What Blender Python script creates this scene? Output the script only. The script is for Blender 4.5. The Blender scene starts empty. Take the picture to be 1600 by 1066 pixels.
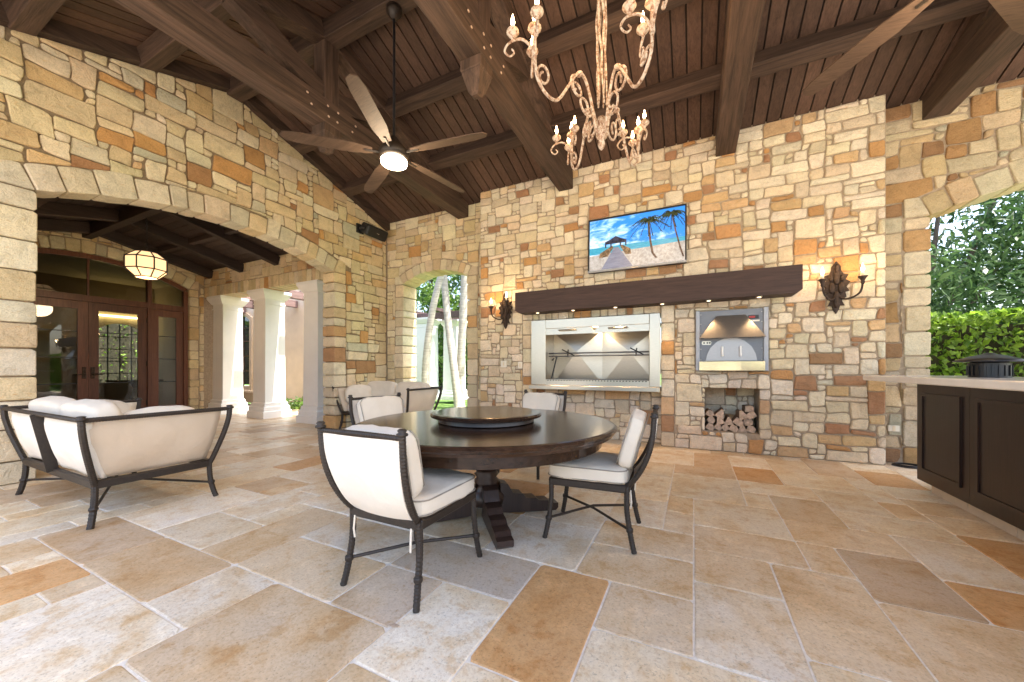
import bpy, bmesh, math, random
from mathutils import Vector, Matrix, geometry, noise as mnoise
R = math.radians
scene = bpy.context.scene
COL = scene.collection
# ---------------------------------------------------------------- camera, sky, sun, exposure
YAW = math.atan2(284, 578)
cam_d = bpy.data.cameras.new('camera'); cam = bpy.data.objects.new('camera', cam_d); COL.objects.link(cam)
cam_d.sensor_width = 36; cam_d.lens = 36 * 578 / 1600; cam_d.shift_y = 43 / 1600
cam_d.clip_start = 0.05; cam_d.clip_end = 600
cam.location = (0, 0, 1.14); cam.rotation_euler = (R(90), 0, YAW)
scene.camera = cam
SUN_EL, SUN_DIR = R(64), Vector((0.985, 0.17))          # towards the sun, high beyond the counter end
w = bpy.data.worlds.new('World'); scene.world = w; w.use_nodes = True
nt = w.node_tree; nt.nodes.clear()
sky = nt.nodes.new('ShaderNodeTexSky'); sky.sky_type = 'NISHITA'; sky.sun_disc = False
sky.sun_elevation = SUN_EL; sky.sun_rotation = math.atan2(SUN_DIR.x, SUN_DIR.y); sky.dust_density = 4.0; sky.ozone_density = 0.6
bg = nt.nodes.new('ShaderNodeBackground'); bg.inputs[1].default_value = 0.15
wo = nt.nodes.new('ShaderNodeOutputWorld')
nt.links.new(sky.outputs[0], bg.inputs[0]); nt.links.new(bg.outputs[0], wo.inputs[0])
sl = bpy.data.lights.new('sun', 'SUN'); sl.energy = 2.6; sl.angle = R(0.6); sl.color = (1, 0.95, 0.87)
sun = bpy.data.objects.new('sun', sl); COL.objects.link(sun)
sd = Vector((SUN_DIR.x * math.cos(SUN_EL), SUN_DIR.y * math.cos(SUN_EL), math.sin(SUN_EL))).normalized()
sun.rotation_euler = sd.to_track_quat('Z', 'Y').to_euler()
vs = scene.view_settings
vs.view_transform = 'Standard'; vs.look = 'None'; vs.gamma = 1; vs.use_curve_mapping = False; vs.exposure = 2.36
cy = scene.cycles
cy.use_denoising = True; cy.max_bounces = 9; cy.diffuse_bounces = 6; cy.glossy_bounces = 4; cy.transmission_bounces = 6
cy.caustics_reflective = False; cy.caustics_refractive = False; cy.sample_clamp_indirect = 6
try: cy.denoiser = 'OPENIMAGEDENOISE'
except Exception: pass

# ---------------------------------------------------------------- materials
def newmat(name):
    m = bpy.data.materials.new(name); m.use_nodes = True
    n = m.node_tree.nodes; return m, n, m.node_tree.links, n['Principled BSDF']
def ramp(n, stops):
    r = n.new('ShaderNodeValToRGB'); e = r.color_ramp.elements
    while len(e) < len(stops): e.new(0.5)
    for k, (p, c) in enumerate(stops):
        e[k].position = p; e[k].color = (c[0], c[1], c[2], 1) if not isinstance(c, (int, float)) else (c, c, c, 1)
    return r
def mixc(n, l, mode, fac, a, b):
    x = n.new('ShaderNodeMix'); x.data_type = 'RGBA'; x.blend_type = mode
    for sock, v in ((x.inputs[0], fac), (x.inputs[6], a), (x.inputs[7], b)):
        if isinstance(v, (int, float)): sock.default_value = v
        elif isinstance(v, tuple): sock.default_value = (v[0], v[1], v[2], 1)
        else: l.new(v, sock)
    return x.outputs[2]
def pos(n, l, scale=(1, 1, 1), coord='Object'):
    tc = n.new('ShaderNodeTexCoord'); mp = n.new('ShaderNodeMapping'); mp.inputs[3].default_value = scale
    l.new(tc.outputs[coord], mp.inputs[0]); return mp.outputs[0]
def noise(n, l, vec, scale, detail=4, rough=0.55, dist=0.0):
    t = n.new('ShaderNodeTexNoise'); t.inputs['Scale'].default_value = scale; t.inputs['Detail'].default_value = detail
    t.inputs['Roughness'].default_value = rough; t.inputs['Distortion'].default_value = dist
    if vec is not None: l.new(vec, t.inputs['Vector'])
    return t.outputs['Fac']
def bump(n, l, p, h, strength, dist=0.01, prev=None):
    b = n.new('ShaderNodeBump'); b.inputs['Strength'].default_value = strength; b.inputs['Distance'].default_value = dist
    l.new(h, b.inputs['Height'])
    if prev is not None: l.new(prev, b.inputs['Normal'])
    l.new(b.outputs[0], p.inputs['Normal']); return b.outputs[0]
def simple(name, col, rough=0.6, metal=0.0, nscale=8, namt=0.15, bs=0.15, bd=0.004, scale=(1, 1, 1)):
    m, n, l, p = newmat(name)
    v = pos(n, l, scale); f = noise(n, l, v, nscale)
    lo = tuple(c * (1 - namt) for c in col); hi = tuple(min(1, c * (1 + namt)) for c in col)
    r = ramp(n, [(0.3, lo), (0.7, hi)]); l.new(f, r.inputs[0]); l.new(r.outputs[0], p.inputs['Base Color'])
    p.inputs['Roughness'].default_value = rough; p.inputs['Metallic'].default_value = metal
    if bs: bump(n, l, p, noise(n, l, v, nscale * 5), bs, bd)
    return m
def stone_mat():
    m, n, l, p = newmat('quarried_stone')
    at = n.new('ShaderNodeAttribute'); at.attribute_name = 'col'
    v = pos(n, l)
    a = noise(n, l, v, 7, 5, 0.6, 0.6); b = noise(n, l, pos(n, l, (1, 1, 3)), 22, 4, 0.6); c = noise(n, l, v, 90, 2)
    ra = ramp(n, [(0.28, 0.80), (0.5, 1.0), (0.75, 1.1)]); l.new(a, ra.inputs[0])
    x = mixc(n, l, 'MULTIPLY', 1.0, at.outputs['Color'], ra.outputs[0])
    rb = ramp(n, [(0.58, (1, 1, 1)), (0.78, (0.95, 0.72, 0.46))]); l.new(b, rb.inputs[0])
    x = mixc(n, l, 'MULTIPLY', 0.85, x, rb.outputs[0])
    rc = ramp(n, [(0.3, 0.84), (0.6, 1.05)]); l.new(c, rc.inputs[0])
    x = mixc(n, l, 'MULTIPLY', 1.0, x, rc.outputs[0])
    l.new(x, p.inputs['Base Color']); p.inputs['Roughness'].default_value = 0.85
    p.inputs['Specular IOR Level'].default_value = 0.25
    h = bump(n, l, p, noise(n, l, v, 11, 7, 0.68, 1.0), 0.8, 0.03); bump(n, l, p, c, 0.35, 0.004, h)
    return m
def slab_mat():
    m, n, l, p = newmat('limestone_slab')
    at = n.new('ShaderNodeAttribute'); at.attribute_name = 'col'
    oi = n.new('ShaderNodeObjectInfo')
    ad = n.new('ShaderNodeVectorMath'); ad.operation = 'MULTIPLY_ADD'
    tc = n.new('ShaderNodeTexCoord'); cmb = n.new('ShaderNodeCombineXYZ')
    for k in range(3): l.new(oi.outputs['Random'], cmb.inputs[k])
    ad.inputs[1].default_value = (60, 40, 20)
    l.new(cmb.outputs[0], ad.inputs[0]); l.new(tc.outputs['Object'], ad.inputs[2]); v = ad.outputs[0]
    a = noise(n, l, v, 2.4, 5, 0.55, 0.5); b = noise(n, l, v, 34, 8, 0.75, 0.0); c = noise(n, l, v, 95, 3); e = noise(n, l, v, 7, 6, 0.7, 0.2)
    mp = n.new('ShaderNodeMapping'); mp.inputs[3].default_value = (7, 1.0, 1); l.new(v, mp.inputs[0]); d = noise(n, l, mp.outputs[0], 1.3, 4, 0.5, 0.8)
    ra = ramp(n, [(0.34, (1.0, 1.0, 1.0)), (0.48, (1.04, 1.02, 0.97)), (0.60, (0.96, 0.87, 0.73)), (0.74, (0.88, 0.72, 0.52))]); l.new(a, ra.inputs[0])
    x = mixc(n, l, 'MULTIPLY', 1.0, at.outputs['Color'], ra.outputs[0])
    re = ramp(n, [(0.36, (0.84, 0.70, 0.52)), (0.47, (1, 1, 1)), (0.56, (1, 1, 1)), (0.66, (1.18, 1.20, 1.22))]); l.new(e, re.inputs[0])
    x = mixc(n, l, 'MULTIPLY', 0.8, x, re.outputs[0])
    rb = ramp(n, [(0.32, (0.82, 0.72, 0.60)), (0.46, (1, 1, 1)), (0.62, (1.0, 1.0, 1.0)), (0.75, (1.14, 1.12, 1.08))]); l.new(b, rb.inputs[0])
    x = mixc(n, l, 'MULTIPLY', 0.9, x, rb.outputs[0])
    rd = ramp(n, [(0.56, (1, 1, 1)), (0.70, (0.92, 0.80, 0.62))]); l.new(d, rd.inputs[0])
    x = mixc(n, l, 'MULTIPLY', 0.45, x, rd.outputs[0])
    g2 = noise(n, l, v, 70, 4, 0.7); rg = ramp(n, [(0.3, (0.80, 0.74, 0.66)), (0.5, (1, 1, 1)), (0.7, (1.1, 1.09, 1.07))]); l.new(g2, rg.inputs[0])
    x = mixc(n, l, 'MULTIPLY', 0.8, x, rg.outputs[0])
    rc = ramp(n, [(0.335, 0.55), (0.395, 1.0)]); l.new(c, rc.inputs[0])
    x = mixc(n, l, 'MULTIPLY', 0.6, x, rc.outputs[0])
    l.new(x, p.inputs['Base Color'])
    rr = ramp(n, [(0.35, 0.5), (0.7, 0.3)]); l.new(b, rr.inputs[0]); l.new(rr.outputs[0], p.inputs['Roughness'])
    p.inputs['Specular IOR Level'].default_value = 0.4
    h = bump(n, l, p, b, 0.18, 0.006); bump(n, l, p, c, 0.25, 0.003, h)
    return m
def wood_mat(name, c1, c2, axis, rough=0.6, bs=0.5, sc=1.0, spec=0.4):
    m, n, l, p = newmat(name)
    s = [9, 9, 9]; s[axis] = 0.55
    oi = n.new('ShaderNodeObjectInfo'); tc = n.new('ShaderNodeTexCoord')
    cmb = n.new('ShaderNodeCombineXYZ')
    for k in range(3): l.new(oi.outputs['Random'], cmb.inputs[k])
    ad = n.new('ShaderNodeVectorMath'); ad.operation = 'MULTIPLY_ADD'; ad.inputs[1].default_value = (31, 17, 23)
    l.new(cmb.outputs[0], ad.inputs[0]); l.new(tc.outputs['Object'], ad.inputs[2])
    mp = n.new('ShaderNodeMapping'); mp.inputs[3].default_value = tuple(x * sc for x in s); l.new(ad.outputs[0], mp.inputs[0])
    g = noise(n, l, mp.outputs[0], 2.2, 6, 0.65, 0.9); f = noise(n, l, mp.outputs[0], 9, 4, 0.6, 0.3)
    r = ramp(n, [(0.28, c1), (0.72, c2)]); l.new(g, r.inputs[0])
    rv = ramp(n, [(0.0, 0.72), (1.0, 1.25)]); l.new(oi.outputs['Random'], rv.inputs[0])
    x = mixc(n, l, 'MULTIPLY', 1.0, r.outputs[0], rv.outputs[0])
    rf = ramp(n, [(0.3, 0.72), (0.55, 1.08)]); l.new(f, rf.inputs[0])
    x = mixc(n, l, 'MULTIPLY', 0.9, x, rf.outputs[0])
    l.new(x, p.inputs['Base Color']); p.inputs['Roughness'].default_value = rough; p.inputs['Specular IOR Level'].default_value = spec
    if bs: bump(n, l, p, f, bs, 0.006)
    return m
def emit(name, col, s):
    m, n, l, p = newmat(name); p.inputs['Base Color'].default_value = (*col, 1)
    p.inputs['Emission Color'].default_value = (*col, 1); p.inputs['Emission Strength'].default_value = s; return m
def fabric(name, col, weave=420):
    m, n, l, p = newmat(name); v = pos(n, l)
    f = noise(n, l, v, 5, 3); r = ramp(n, [(0.3, tuple(c * 0.93 for c in col)), (0.7, col)]); l.new(f, r.inputs[0])
    wv = noise(n, l, v, weave, 2)
    rw = ramp(n, [(0.35, 0.93), (0.65, 1.0)]); l.new(wv, rw.inputs[0])
    x = mixc(n, l, 'MULTIPLY', 0.8, r.outputs[0], rw.outputs[0]); l.new(x, p.inputs['Base Color'])
    p.inputs['Roughness'].default_value = 0.9; p.inputs['Specular IOR Level'].default_value = 0.15; p.inputs['Sheen Weight'].default_value = 0.15
    h = bump(n, l, p, noise(n, l, v, 5, 4, 0.5, 0.3), 0.4, 0.05); bump(n, l, p, wv, 0.1, 0.001, h)
    return m
def leaf(name, c1, c2, trans=0.35):
    m, n, l, p = newmat(name)
    at = n.new('ShaderNodeAttribute'); at.attribute_name = 'col'
    r = ramp(n, [(0.0, c1), (1.0, c2)]); l.new(at.outputs['Fac'], r.inputs[0]); l.new(r.outputs[0], p.inputs['Base Color'])
    p.inputs['Roughness'].default_value = 0.45; p.inputs['Specular IOR Level'].default_value = 0.4
    tr = n.new('ShaderNodeBsdfTranslucent'); l.new(r.outputs[0], tr.inputs[0])
    ms = n.new('ShaderNodeMixShader'); ms.inputs[0].default_value = trans
    l.new(p.outputs[0], ms.inputs[1]); l.new(tr.outputs[0], ms.inputs[2]); l.new(ms.outputs[0], n['Material Output'].inputs[0])
    return m
M = {}
M['stone'] = stone_mat(); M['slab'] = slab_mat()
M['mortar'] = simple('lime_mortar', (0.38, 0.305, 0.22), 0.95, 0, 30, 0.2, 0.6, 0.006)
M['mortardark'] = simple('weathered_mortar', (0.26, 0.195, 0.125), 0.95, 0, 30, 0.25, 0.6, 0.006)  # darker tan mortar for the gable wall joints
M['grout'] = simple('pale_grout', (0.80, 0.75, 0.68), 0.9, 0, 30, 0.15, 0.4)
M['plank'] = wood_mat('ceiling_plank_wood', (0.058, 0.032, 0.022), (0.115, 0.066, 0.045), 1, 0.65, 0.35)
for ax, nm in ((0, 'x'), (1, 'y'), (2, 'z')):
    M['beam' + nm] = wood_mat('rough_beam_wood_' + nm, (0.022, 0.013, 0.009), (0.105, 0.063, 0.043), ax, 0.7, 0.9, 0.8)
M['deckdark'] = simple('dark_board', (0.02, 0.014, 0.011), 0.9, 0, 6, 0.2, 0)
M['vplank'] = wood_mat('porch_plank_wood', (0.026, 0.016, 0.013), (0.055, 0.035, 0.027), 1, 0.7, 0.4)
M['mantel'] = wood_mat('dark_mantel_wood', (0.03, 0.016, 0.013), (0.06, 0.032, 0.026), 0, 0.6, 0.3)
M['bronze'] = simple('bronze_wrapped_metal', (0.024, 0.0155, 0.010), 0.5, 0.0, 60, 0.3, 0.6, 0.002)
M['fabric'] = fabric('cream_canvas', (0.80, 0.715, 0.59)); M['fabricback'] = fabric('pale_canvas_sling', (0.84, 0.775, 0.68))
M['fabrictan'] = fabric('tan_canvas', (0.66, 0.54, 0.41)); M['fabricgrey'] = fabric('light_grey_canvas', (0.72, 0.68, 0.62))
M['piping'] = simple('dark_piping', (0.30, 0.26, 0.21), 0.8, 0, 20, 0.1, 0)
M['table'] = wood_mat('espresso_table_wood', (0.020, 0.011, 0.007), (0.050, 0.027, 0.017), 0, 0.17, 0.03, 0.7, 0.5)
M['tableleg'] = wood_mat('espresso_pedestal_wood', (0.022, 0.012, 0.009), (0.05, 0.028, 0.02), 2, 0.35, 0.1, 0.7, 0.5)
M['white'] = simple('white_column_paint', (0.88, 0.88, 0.87), 0.5, 0, 3, 0.03, 0.05)
M['plaster'] = simple('cream_stucco', (0.74, 0.64, 0.50), 0.9, 0, 2.5, 0.08, 0.3)
M['sillstone'] = simple('tan_cast_stone', (0.62, 0.50, 0.36), 0.85, 0, 6, 0.1, 0.2)
M['cabinet'] = wood_mat('dark_cabinet_wood', (0.014, 0.0058, 0.0036), (0.026, 0.011, 0.007), 2, 0.34, 0.06, 1.0, 0.45)
M['marble'] = simple('white_stone_counter', (0.86, 0.85, 0.83), 0.15, 0, 5, 0.06, 0.0)
M['mahogany'] = wood_mat('mahogany_door_wood', (0.085, 0.03, 0.018), (0.165, 0.065, 0.038), 2, 0.4, 0.1)
M['black'] = simple('black_plastic', (0.012, 0.012, 0.014), 0.4, 0, 10, 0.2, 0.05)
M['iron'] = simple('rusty_dark_iron', (0.055, 0.038, 0.03), 0.7, 0.5, 40, 0.5, 0.8, 0.004)
def peeling():
    m, n, l, p = newmat('peeling_white_rusty_iron'); v = pos(n, l); f = noise(n, l, v, 34, 6, 0.7, 0.6)
    r = ramp(n, [(0.38, (0.20, 0.10, 0.06)), (0.47, (0.44, 0.29, 0.20)), (0.55, (0.60, 0.50, 0.41)), (0.75, (0.70, 0.63, 0.55))]); l.new(f, r.inputs[0]); l.new(r.outputs[0], p.inputs['Base Color'])
    p.inputs['Roughness'].default_value = 0.85; bump(n, l, p, f, 0.8, 0.005); return m
M['rust'] = peeling()
M['candle'] = simple('ivory_candle_sleeve', (0.75, 0.65, 0.48), 0.6, 0, 10, 0.05, 0)
M['flame'] = emit('lit_candle_bulb', (1.0, 0.62, 0.28), 14)
M['fanlight'] = emit('lit_fan_lamp', (1.0, 0.80, 0.55), 5)
M['lantern'] = emit('lit_lantern_glass', (1.0, 0.60, 0.30), 0.30)
M['spotlens'] = emit('lit_downlight_lens', (1.0, 0.72, 0.42), 1.2)
M['cove'] = emit('lit_cove_strip', (1.0, 0.8, 0.35), 2.2)
def steel(name, col, rough):
    m, n, l, p = newmat(name); v = pos(n, l, (3, 3, 60)); f = noise(n, l, v, 6, 3)
    r = ramp(n, [(0.3, tuple(c * 0.85 for c in col)), (0.7, col)]); l.new(f, r.inputs[0]); l.new(r.outputs[0], p.inputs['Base Color'])
    p.inputs['Metallic'].default_value = 1; p.inputs['Roughness'].default_value = rough; bump(n, l, p, f, 0.04, 0.002)
    return m
M['steel'] = steel('brushed_stainless', (0.58, 0.54, 0.465), 0.30)
M['steelback'] = steel('smoked_stainless', (0.62, 0.57, 0.49), 0.34)
M['gunmetal'] = steel('hammered_grey_panel', (0.20, 0.21, 0.23), 0.5)
M['gilt'] = steel('polished_brass_steel', (0.80, 0.68, 0.46), 0.18)
M['greytrim'] = simple('grey_metal_trim', (0.36, 0.38, 0.42), 0.45, 0.4, 10, 0.08, 0.05)
M['bark'] = simple('grey_bark', (0.16, 0.12, 0.09), 0.9, 0, 12, 0.3, 0.8, 0.02)
M['palmtrunk'] = simple('ringed_palm_trunk', (0.44, 0.40, 0.34), 0.9, 0, 3, 0.25, 0.6, 0.02, (1, 1, 9))
M['loguter'] = simple('log_bark', (0.18, 0.115, 0.075), 0.95, 0, 20, 0.3, 0.9, 0.01)
M['logend'] = simple('split_log_face', (0.50, 0.37, 0.27), 0.85, 0, 24, 0.35, 0.6)
M['grass'] = simple('lawn_grass', (0.10, 0.19, 0.03), 0.9, 0, 14, 0.4, 0.9, 0.03)
M['deck'] = simple('pale_pool_deck', (0.58, 0.52, 0.44), 0.9, 0, 3, 0.1, 0.3)  # kept pale so the added paving throws daylight back up
M['leafdark'] = leaf('dark_glossy_leaf', (0.03, 0.075, 0.022), (0.12, 0.21, 0.07), 0.35)
M['leafmid'] = leaf('mid_green_leaf', (0.04, 0.10, 0.015), (0.16, 0.27, 0.045), 0.4)
M['leafhedge'] = leaf('bright_hedge_leaf', (0.06, 0.14, 0.012), (0.27, 0.42, 0.045), 0.45)
M['hedgecore'] = simple('hedge_twigs', (0.035, 0.032, 0.016), 0.95, 0, 12, 0.5, 0)
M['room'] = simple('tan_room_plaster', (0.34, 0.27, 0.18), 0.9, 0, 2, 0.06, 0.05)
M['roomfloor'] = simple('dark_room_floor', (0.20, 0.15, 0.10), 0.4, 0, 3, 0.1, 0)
M['pergola'] = wood_mat('purple_brown_pergola', (0.13, 0.08, 0.075), (0.24, 0.16, 0.145), 1, 0.8, 0.4)
M['plate'] = simple('ivory_switch_plate', (0.80, 0.76, 0.66), 0.5, 0, 4, 0.02, 0)
M['red'] = simple('red_badge', (0.35, 0.03, 0.03), 0.5, 0, 4, 0.02, 0)
M['steeldoor'] = steel('satin_steel_door', (0.36, 0.36, 0.37), 0.4)
M['blade'] = wood_mat('bronze_brown_blade', (0.07, 0.042, 0.028), (0.12, 0.075, 0.05), 0, 0.6, 0.1)
M['soil'] = simple('dark_mulch', (0.09, 0.065, 0.05), 0.95, 0, 30, 0.4, 0.8, 0.02)
def glass():
    m, n, l, p = newmat('door_glass'); p.inputs['Base Color'].default_value = (0.86, 0.90, 0.88, 1)
    p.inputs['Transmission Weight'].default_value = 1; p.inputs['Roughness'].default_value = 0.0; p.inputs['IOR'].default_value = 1.5
    return m
M['glass'] = glass()
def darkglass():
    m, n, l, p = newmat('window_glass_dark'); p.inputs['Base Color'].default_value = (0.03, 0.035, 0.035, 1)
    p.inputs['Roughness'].default_value = 0.03; p.inputs['Specular IOR Level'].default_value = 1.0; return m
M['darkglass'] = darkglass()

# ---------------------------------------------------------------- mesh builder
class MB:
    def __init__(s): s.v = []; s.f = []; s.c = []; s.mi = []; s.cur = None; s.m = 0
    def add(s, vs, fs):
        o = len(s.v); s.v += [tuple(p) for p in vs]
        for f in fs: s.f.append([i + o for i in f]); s.mi.append(s.m)
        s.c += [s.cur] * len(vs)
    def box(s, x0, x1, y0, y1, z0, z1, mtx=None, bev=0.0):
        vs = [Vector((x, y, z)) for z in (z0, z1) for y in (y0, y1) for x in (x0, x1)]
        if bev:
            bm = bmesh.new(); bb = [bm.verts.new(p) for p in vs]
            for f in ((0, 2, 3, 1), (4, 5, 7, 6), (0, 1, 5, 4), (2, 6, 7, 3), (0, 4, 6, 2), (1, 3, 7, 5)): bm.faces.new([bb[i] for i in f])
            bmesh.ops.bevel(bm, geom=bm.edges[:], offset=bev, segments=1, affect='EDGES', profile=0.5)
            bm.verts.index_update(); vs = [p.co.copy() for p in bm.verts]; fs = [[q.index for q in f.verts] for f in bm.faces]; bm.free()
        else: fs = [(0, 2, 3, 1), (4, 5, 7, 6), (0, 1, 5, 4), (2, 6, 7, 3), (0, 4, 6, 2), (1, 3, 7, 5)]
        if mtx is not None: vs = [mtx @ p for p in vs]
        s.add(vs, fs); return s
    def beam(s, a, b, w, h, up=(0, 0, 1), bev=0.006):
        """square beam along a-b; a,b are centre line points"""
        a, b = Vector(a), Vector(b); d = (b - a); L = d.length; d.normalize()
        side = d.cross(Vector(up)).normalized(); u = side.cross(d)
        mt = Matrix(((d.x, side.x, u.x, a.x), (d.y, side.y, u.y, a.y), (d.z, side.z, u.z, a.z), (0, 0, 0, 1)))
        return s.box(0, L, -w / 2, w / 2, -h / 2, h / 2, mt, bev)
    def prism(s, poly, fn, d0, d1):
        """poly (u,v) ccw, fn(u,v,d)->world"""
        n = len(poly); vs = [fn(u, v, d0) for u, v in poly] + [fn(u, v, d1) for u, v in poly]
        tris = geometry.tessellate_polygon([[Vector((u, v, 0)) for u, v in poly]])
        fs = [t for t in tris] + [tuple(i + n for i in reversed(t)) for t in tris]
        fs += [(i, (i + 1) % n, n + (i + 1) % n, n + i) for i in range(n)]
        s.add(vs, fs); return s
    def tube(s, path, rad, n=8, cap=True):
        P = [Vector(p) for p in path]; k = len(P)
        rr = rad if isinstance(rad, (list, tuple)) else [rad] * k
        ref = Vector((0, 0, 1)); vs = []; t0 = (P[1] - P[0]).normalized()
        if abs(t0.dot(ref)) > 0.9: ref = Vector((1, 0, 0))
        side = t0.cross(ref).normalized()
        for i in range(k):
            t = (P[min(i + 1, k - 1)] - P[max(i - 1, 0)]).normalized()
            side = (side - t * side.dot(t)); side = side.normalized() if side.length > 1e-6 else t.orthogonal().normalized()
            up = t.cross(side)
            for j in range(n):
                a = 2 * math.pi * j / n; vs.append(P[i] + (side * math.cos(a) + up * math.sin(a)) * rr[i])
        fs = [(i * n + j, i * n + (j + 1) % n, (i + 1) * n + (j + 1) % n, (i + 1) * n + j) for i in range(k - 1) for j in range(n)]
        if cap: fs += [tuple(reversed(range(n))), tuple((k - 1) * n + j for j in range(n))]
        s.add(vs, fs); return s
    def lathe(s, prof, c=(0, 0, 0), n=24, square=False):
        k = len(prof); vs = []; n = 4 if square else n
        for r, z in prof:
            for j in range(n):
                a = 2 * math.pi * (j + (0.5 if square else 0)) / n; q = r * (math.sqrt(2) if square else 1)
                vs.append((c[0] + q * math.cos(a), c[1] + q * math.sin(a), c[2] + z))
        fs = [(i * n + j, i * n + (j + 1) % n, (i + 1) * n + (j + 1) % n, (i + 1) * n + j) for i in range(k - 1) for j in range(n)]
        fs += [tuple(reversed(range(n))), tuple((k - 1) * n + j for j in range(n))]
        s.add(vs, fs); return s
    def cushion(s, c, size, p=5.0, n=9, mtx=None, sag=0.0, rng=None):
        vs = []; fs = []; h = [x / 2 for x in size]
        for ax in range(3):
            for sg in (-1, 1):
                o = len(vs)
                for i in range(n + 1):
                    for j in range(n + 1):
                        q = [0, 0, 0]; q[ax] = sg; q[(ax + 1) % 3] = 2 * i / n - 1; q[(ax + 2) % 3] = (2 * j / n - 1)
                        L = sum(abs(t) ** p for t in q) ** (1 / p); q = [t / L for t in q]
                        pt = Vector((c[0] + q[0] * h[0], c[1] + q[1] * h[1], c[2] + q[2] * h[2]))
                        dq = Vector(q); q6 = pt * 6.5; pt += dq.normalized() * (mnoise.noise(q6) * .010 + mnoise.noise(q6 * 2.7) * .004) * min(1, min(size) / .1)
                        if sag: pt.z += sag * (1 - q[0] ** 2) * (1 - q[1] ** 2) * (1 if q[2] > 0 else 0)
                        vs.append(mtx @ pt if mtx is not None else pt)
                for i in range(n):
                    for j in range(n):
                        a = o + i * (n + 1) + j; f = (a, a + n + 1, a + n + 2, a + 1); fs.append(f if sg > 0 else tuple(reversed(f)))
        s.add(vs, fs); return s
    def build(s, name, mat, parent=None, smooth=False, merge=False, recalc=True):
        me = bpy.data.meshes.new(name); me.from_pydata(s.v, [], s.f)
        mats = mat if isinstance(mat, (list, tuple)) else [mat]
        for m in mats: me.materials.append(M[m] if isinstance(m, str) else m)
        if len(mats) > 1: me.polygons.foreach_set('material_index', s.mi)
        if any(c is not None for c in s.c):
            at = me.color_attributes.new('col', 'FLOAT_COLOR', 'POINT')
            buf = []
            for c in s.c: buf += [*(c or (0.5, 0.5, 0.5)), 1]
            at.data.foreach_set('color', buf)
        if merge or recalc:
            bm = bmesh.new(); bm.from_mesh(me)
            if merge: bmesh.ops.remove_doubles(bm, verts=bm.verts, dist=1e-5)
            if recalc: bmesh.ops.recalc_face_normals(bm, faces=bm.faces)
            bm.to_mesh(me); bm.free()
        if smooth:
            me.polygons.foreach_set('use_smooth', [True] * len(me.polygons))
        ob = bpy.data.objects.new(name, me); COL.objects.link(ob)
        if parent is not None: ob.parent = parent
        return ob
def empty(name, loc=(0, 0, 0), rz=0):
    e = bpy.data.objects.new(name, None); COL.objects.link(e); e.location = loc; e.rotation_euler = (0, 0, rz); e.empty_display_size = 0.1; return e
def tag(o, label=None, cat=None, group=None, kind=None):
    if label: o['label'] = label
    if cat: o['category'] = cat
    if group: o['group'] = group
    if kind: o['kind'] = kind
    return o
def copy_tree(o, parent=None):
    c = o.copy(); COL.objects.link(c); c.parent = parent
    for ch in list(o.children): copy_tree(ch, c)
    return c
def smoothpath(pts, n=6):
    P = [Vector(p) for p in pts]; out = []
    for i in range(len(P) - 1):
        p0, p1, p2, p3 = P[max(i - 1, 0)], P[i], P[i + 1], P[min(i + 2, len(P) - 1)]
        for k in range(n):
            t = k / n
            out.append(0.5 * ((2 * p1) + (p2 - p0) * t + (2 * p0 - 5 * p1 + 4 * p2 - p3) * t * t + (-p0 + 3 * p1 - 3 * p2 + p3) * t ** 3))
    out.append(P[-1]); return out
def lamp(name, kind, loc, energy, col, parent=None, size=0.05, rot=None, spot=None):
    d = bpy.data.lights.new(name, kind); d.energy = energy; d.color = col; d.shadow_soft_size = size
    if kind == 'SPOT': d.spot_size = spot; d.spot_blend = 0.6
    o = bpy.data.objects.new(name, d); COL.objects.link(o); o.location = loc
    if rot: o.rotation_euler = rot
    if parent is not None: o.parent = parent
    return o

# ---------------------------------------------------------------- stone walls
def area(p): return 0.5 * sum(p[i][0] * p[(i + 1) % len(p)][1] - p[(i + 1) % len(p)][0] * p[i][1] for i in range(len(p)))
def cent(p): return (sum(q[0] for q in p) / len(p), sum(q[1] for q in p) / len(p))
def clip(poly, px, pv, nx, nv):
    out = []
    for i in range(len(poly)):
        a, b = poly[i], poly[(i + 1) % len(poly)]
        da = (a[0] - px) * nx + (a[1] - pv) * nv; db = (b[0] - px) * nx + (b[1] - pv) * nv
        if da >= 0: out.append(a)
        if (da >= 0) != (db >= 0):
            t = da / (da - db); out.append((a[0] + (b[0] - a[0]) * t, a[1] + (b[1] - a[1]) * t))
    return out
def inset(poly, m):
    n = len(poly); out = []
    for i in range(n):
        a, b, c = poly[i - 1], poly[i], poly[(i + 1) % n]
        e1 = Vector((b[0] - a[0], b[1] - a[1])); e2 = Vector((c[0] - b[0], c[1] - b[1]))
        if e1.length < 1e-6 or e2.length < 1e-6: out.append(b); continue
        e1.normalize(); e2.normalize(); nn = Vector((-e1.y - e2.y, e1.x + e2.x))
        L = nn.length
        if L < 1e-6: out.append(b); continue
        nn /= L; k = m / max(0.55, L / 2); out.append((b[0] + nn.x * k, b[1] + nn.y * k))
    return out
def rounded(poly, cut, rng):
    n = len(poly); out = []
    for i in range(n):
        a, b, c = poly[i - 1], poly[i], poly[(i + 1) % n]
        e1 = Vector((a[0] - b[0], a[1] - b[1])); e2 = Vector((c[0] - b[0], c[1] - b[1]))
        if e1.length < 0.004: continue
        ang = e1.angle(e2, 3.14) if e1.length > 1e-6 and e2.length > 1e-6 else 3.14
        if ang < 2.5:
            k1 = min(cut * rng.uniform(0.4, 1.3), e1.length * 0.35); k2 = min(cut * rng.uniform(0.4, 1.3), e2.length * 0.35)
            q1 = Vector(b) + e1.normalized() * k1; q2 = Vector(b) + e2.normalized() * k2
            out += [tuple(q1), tuple(q2)]
        else: out.append(b)
    return out
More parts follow.
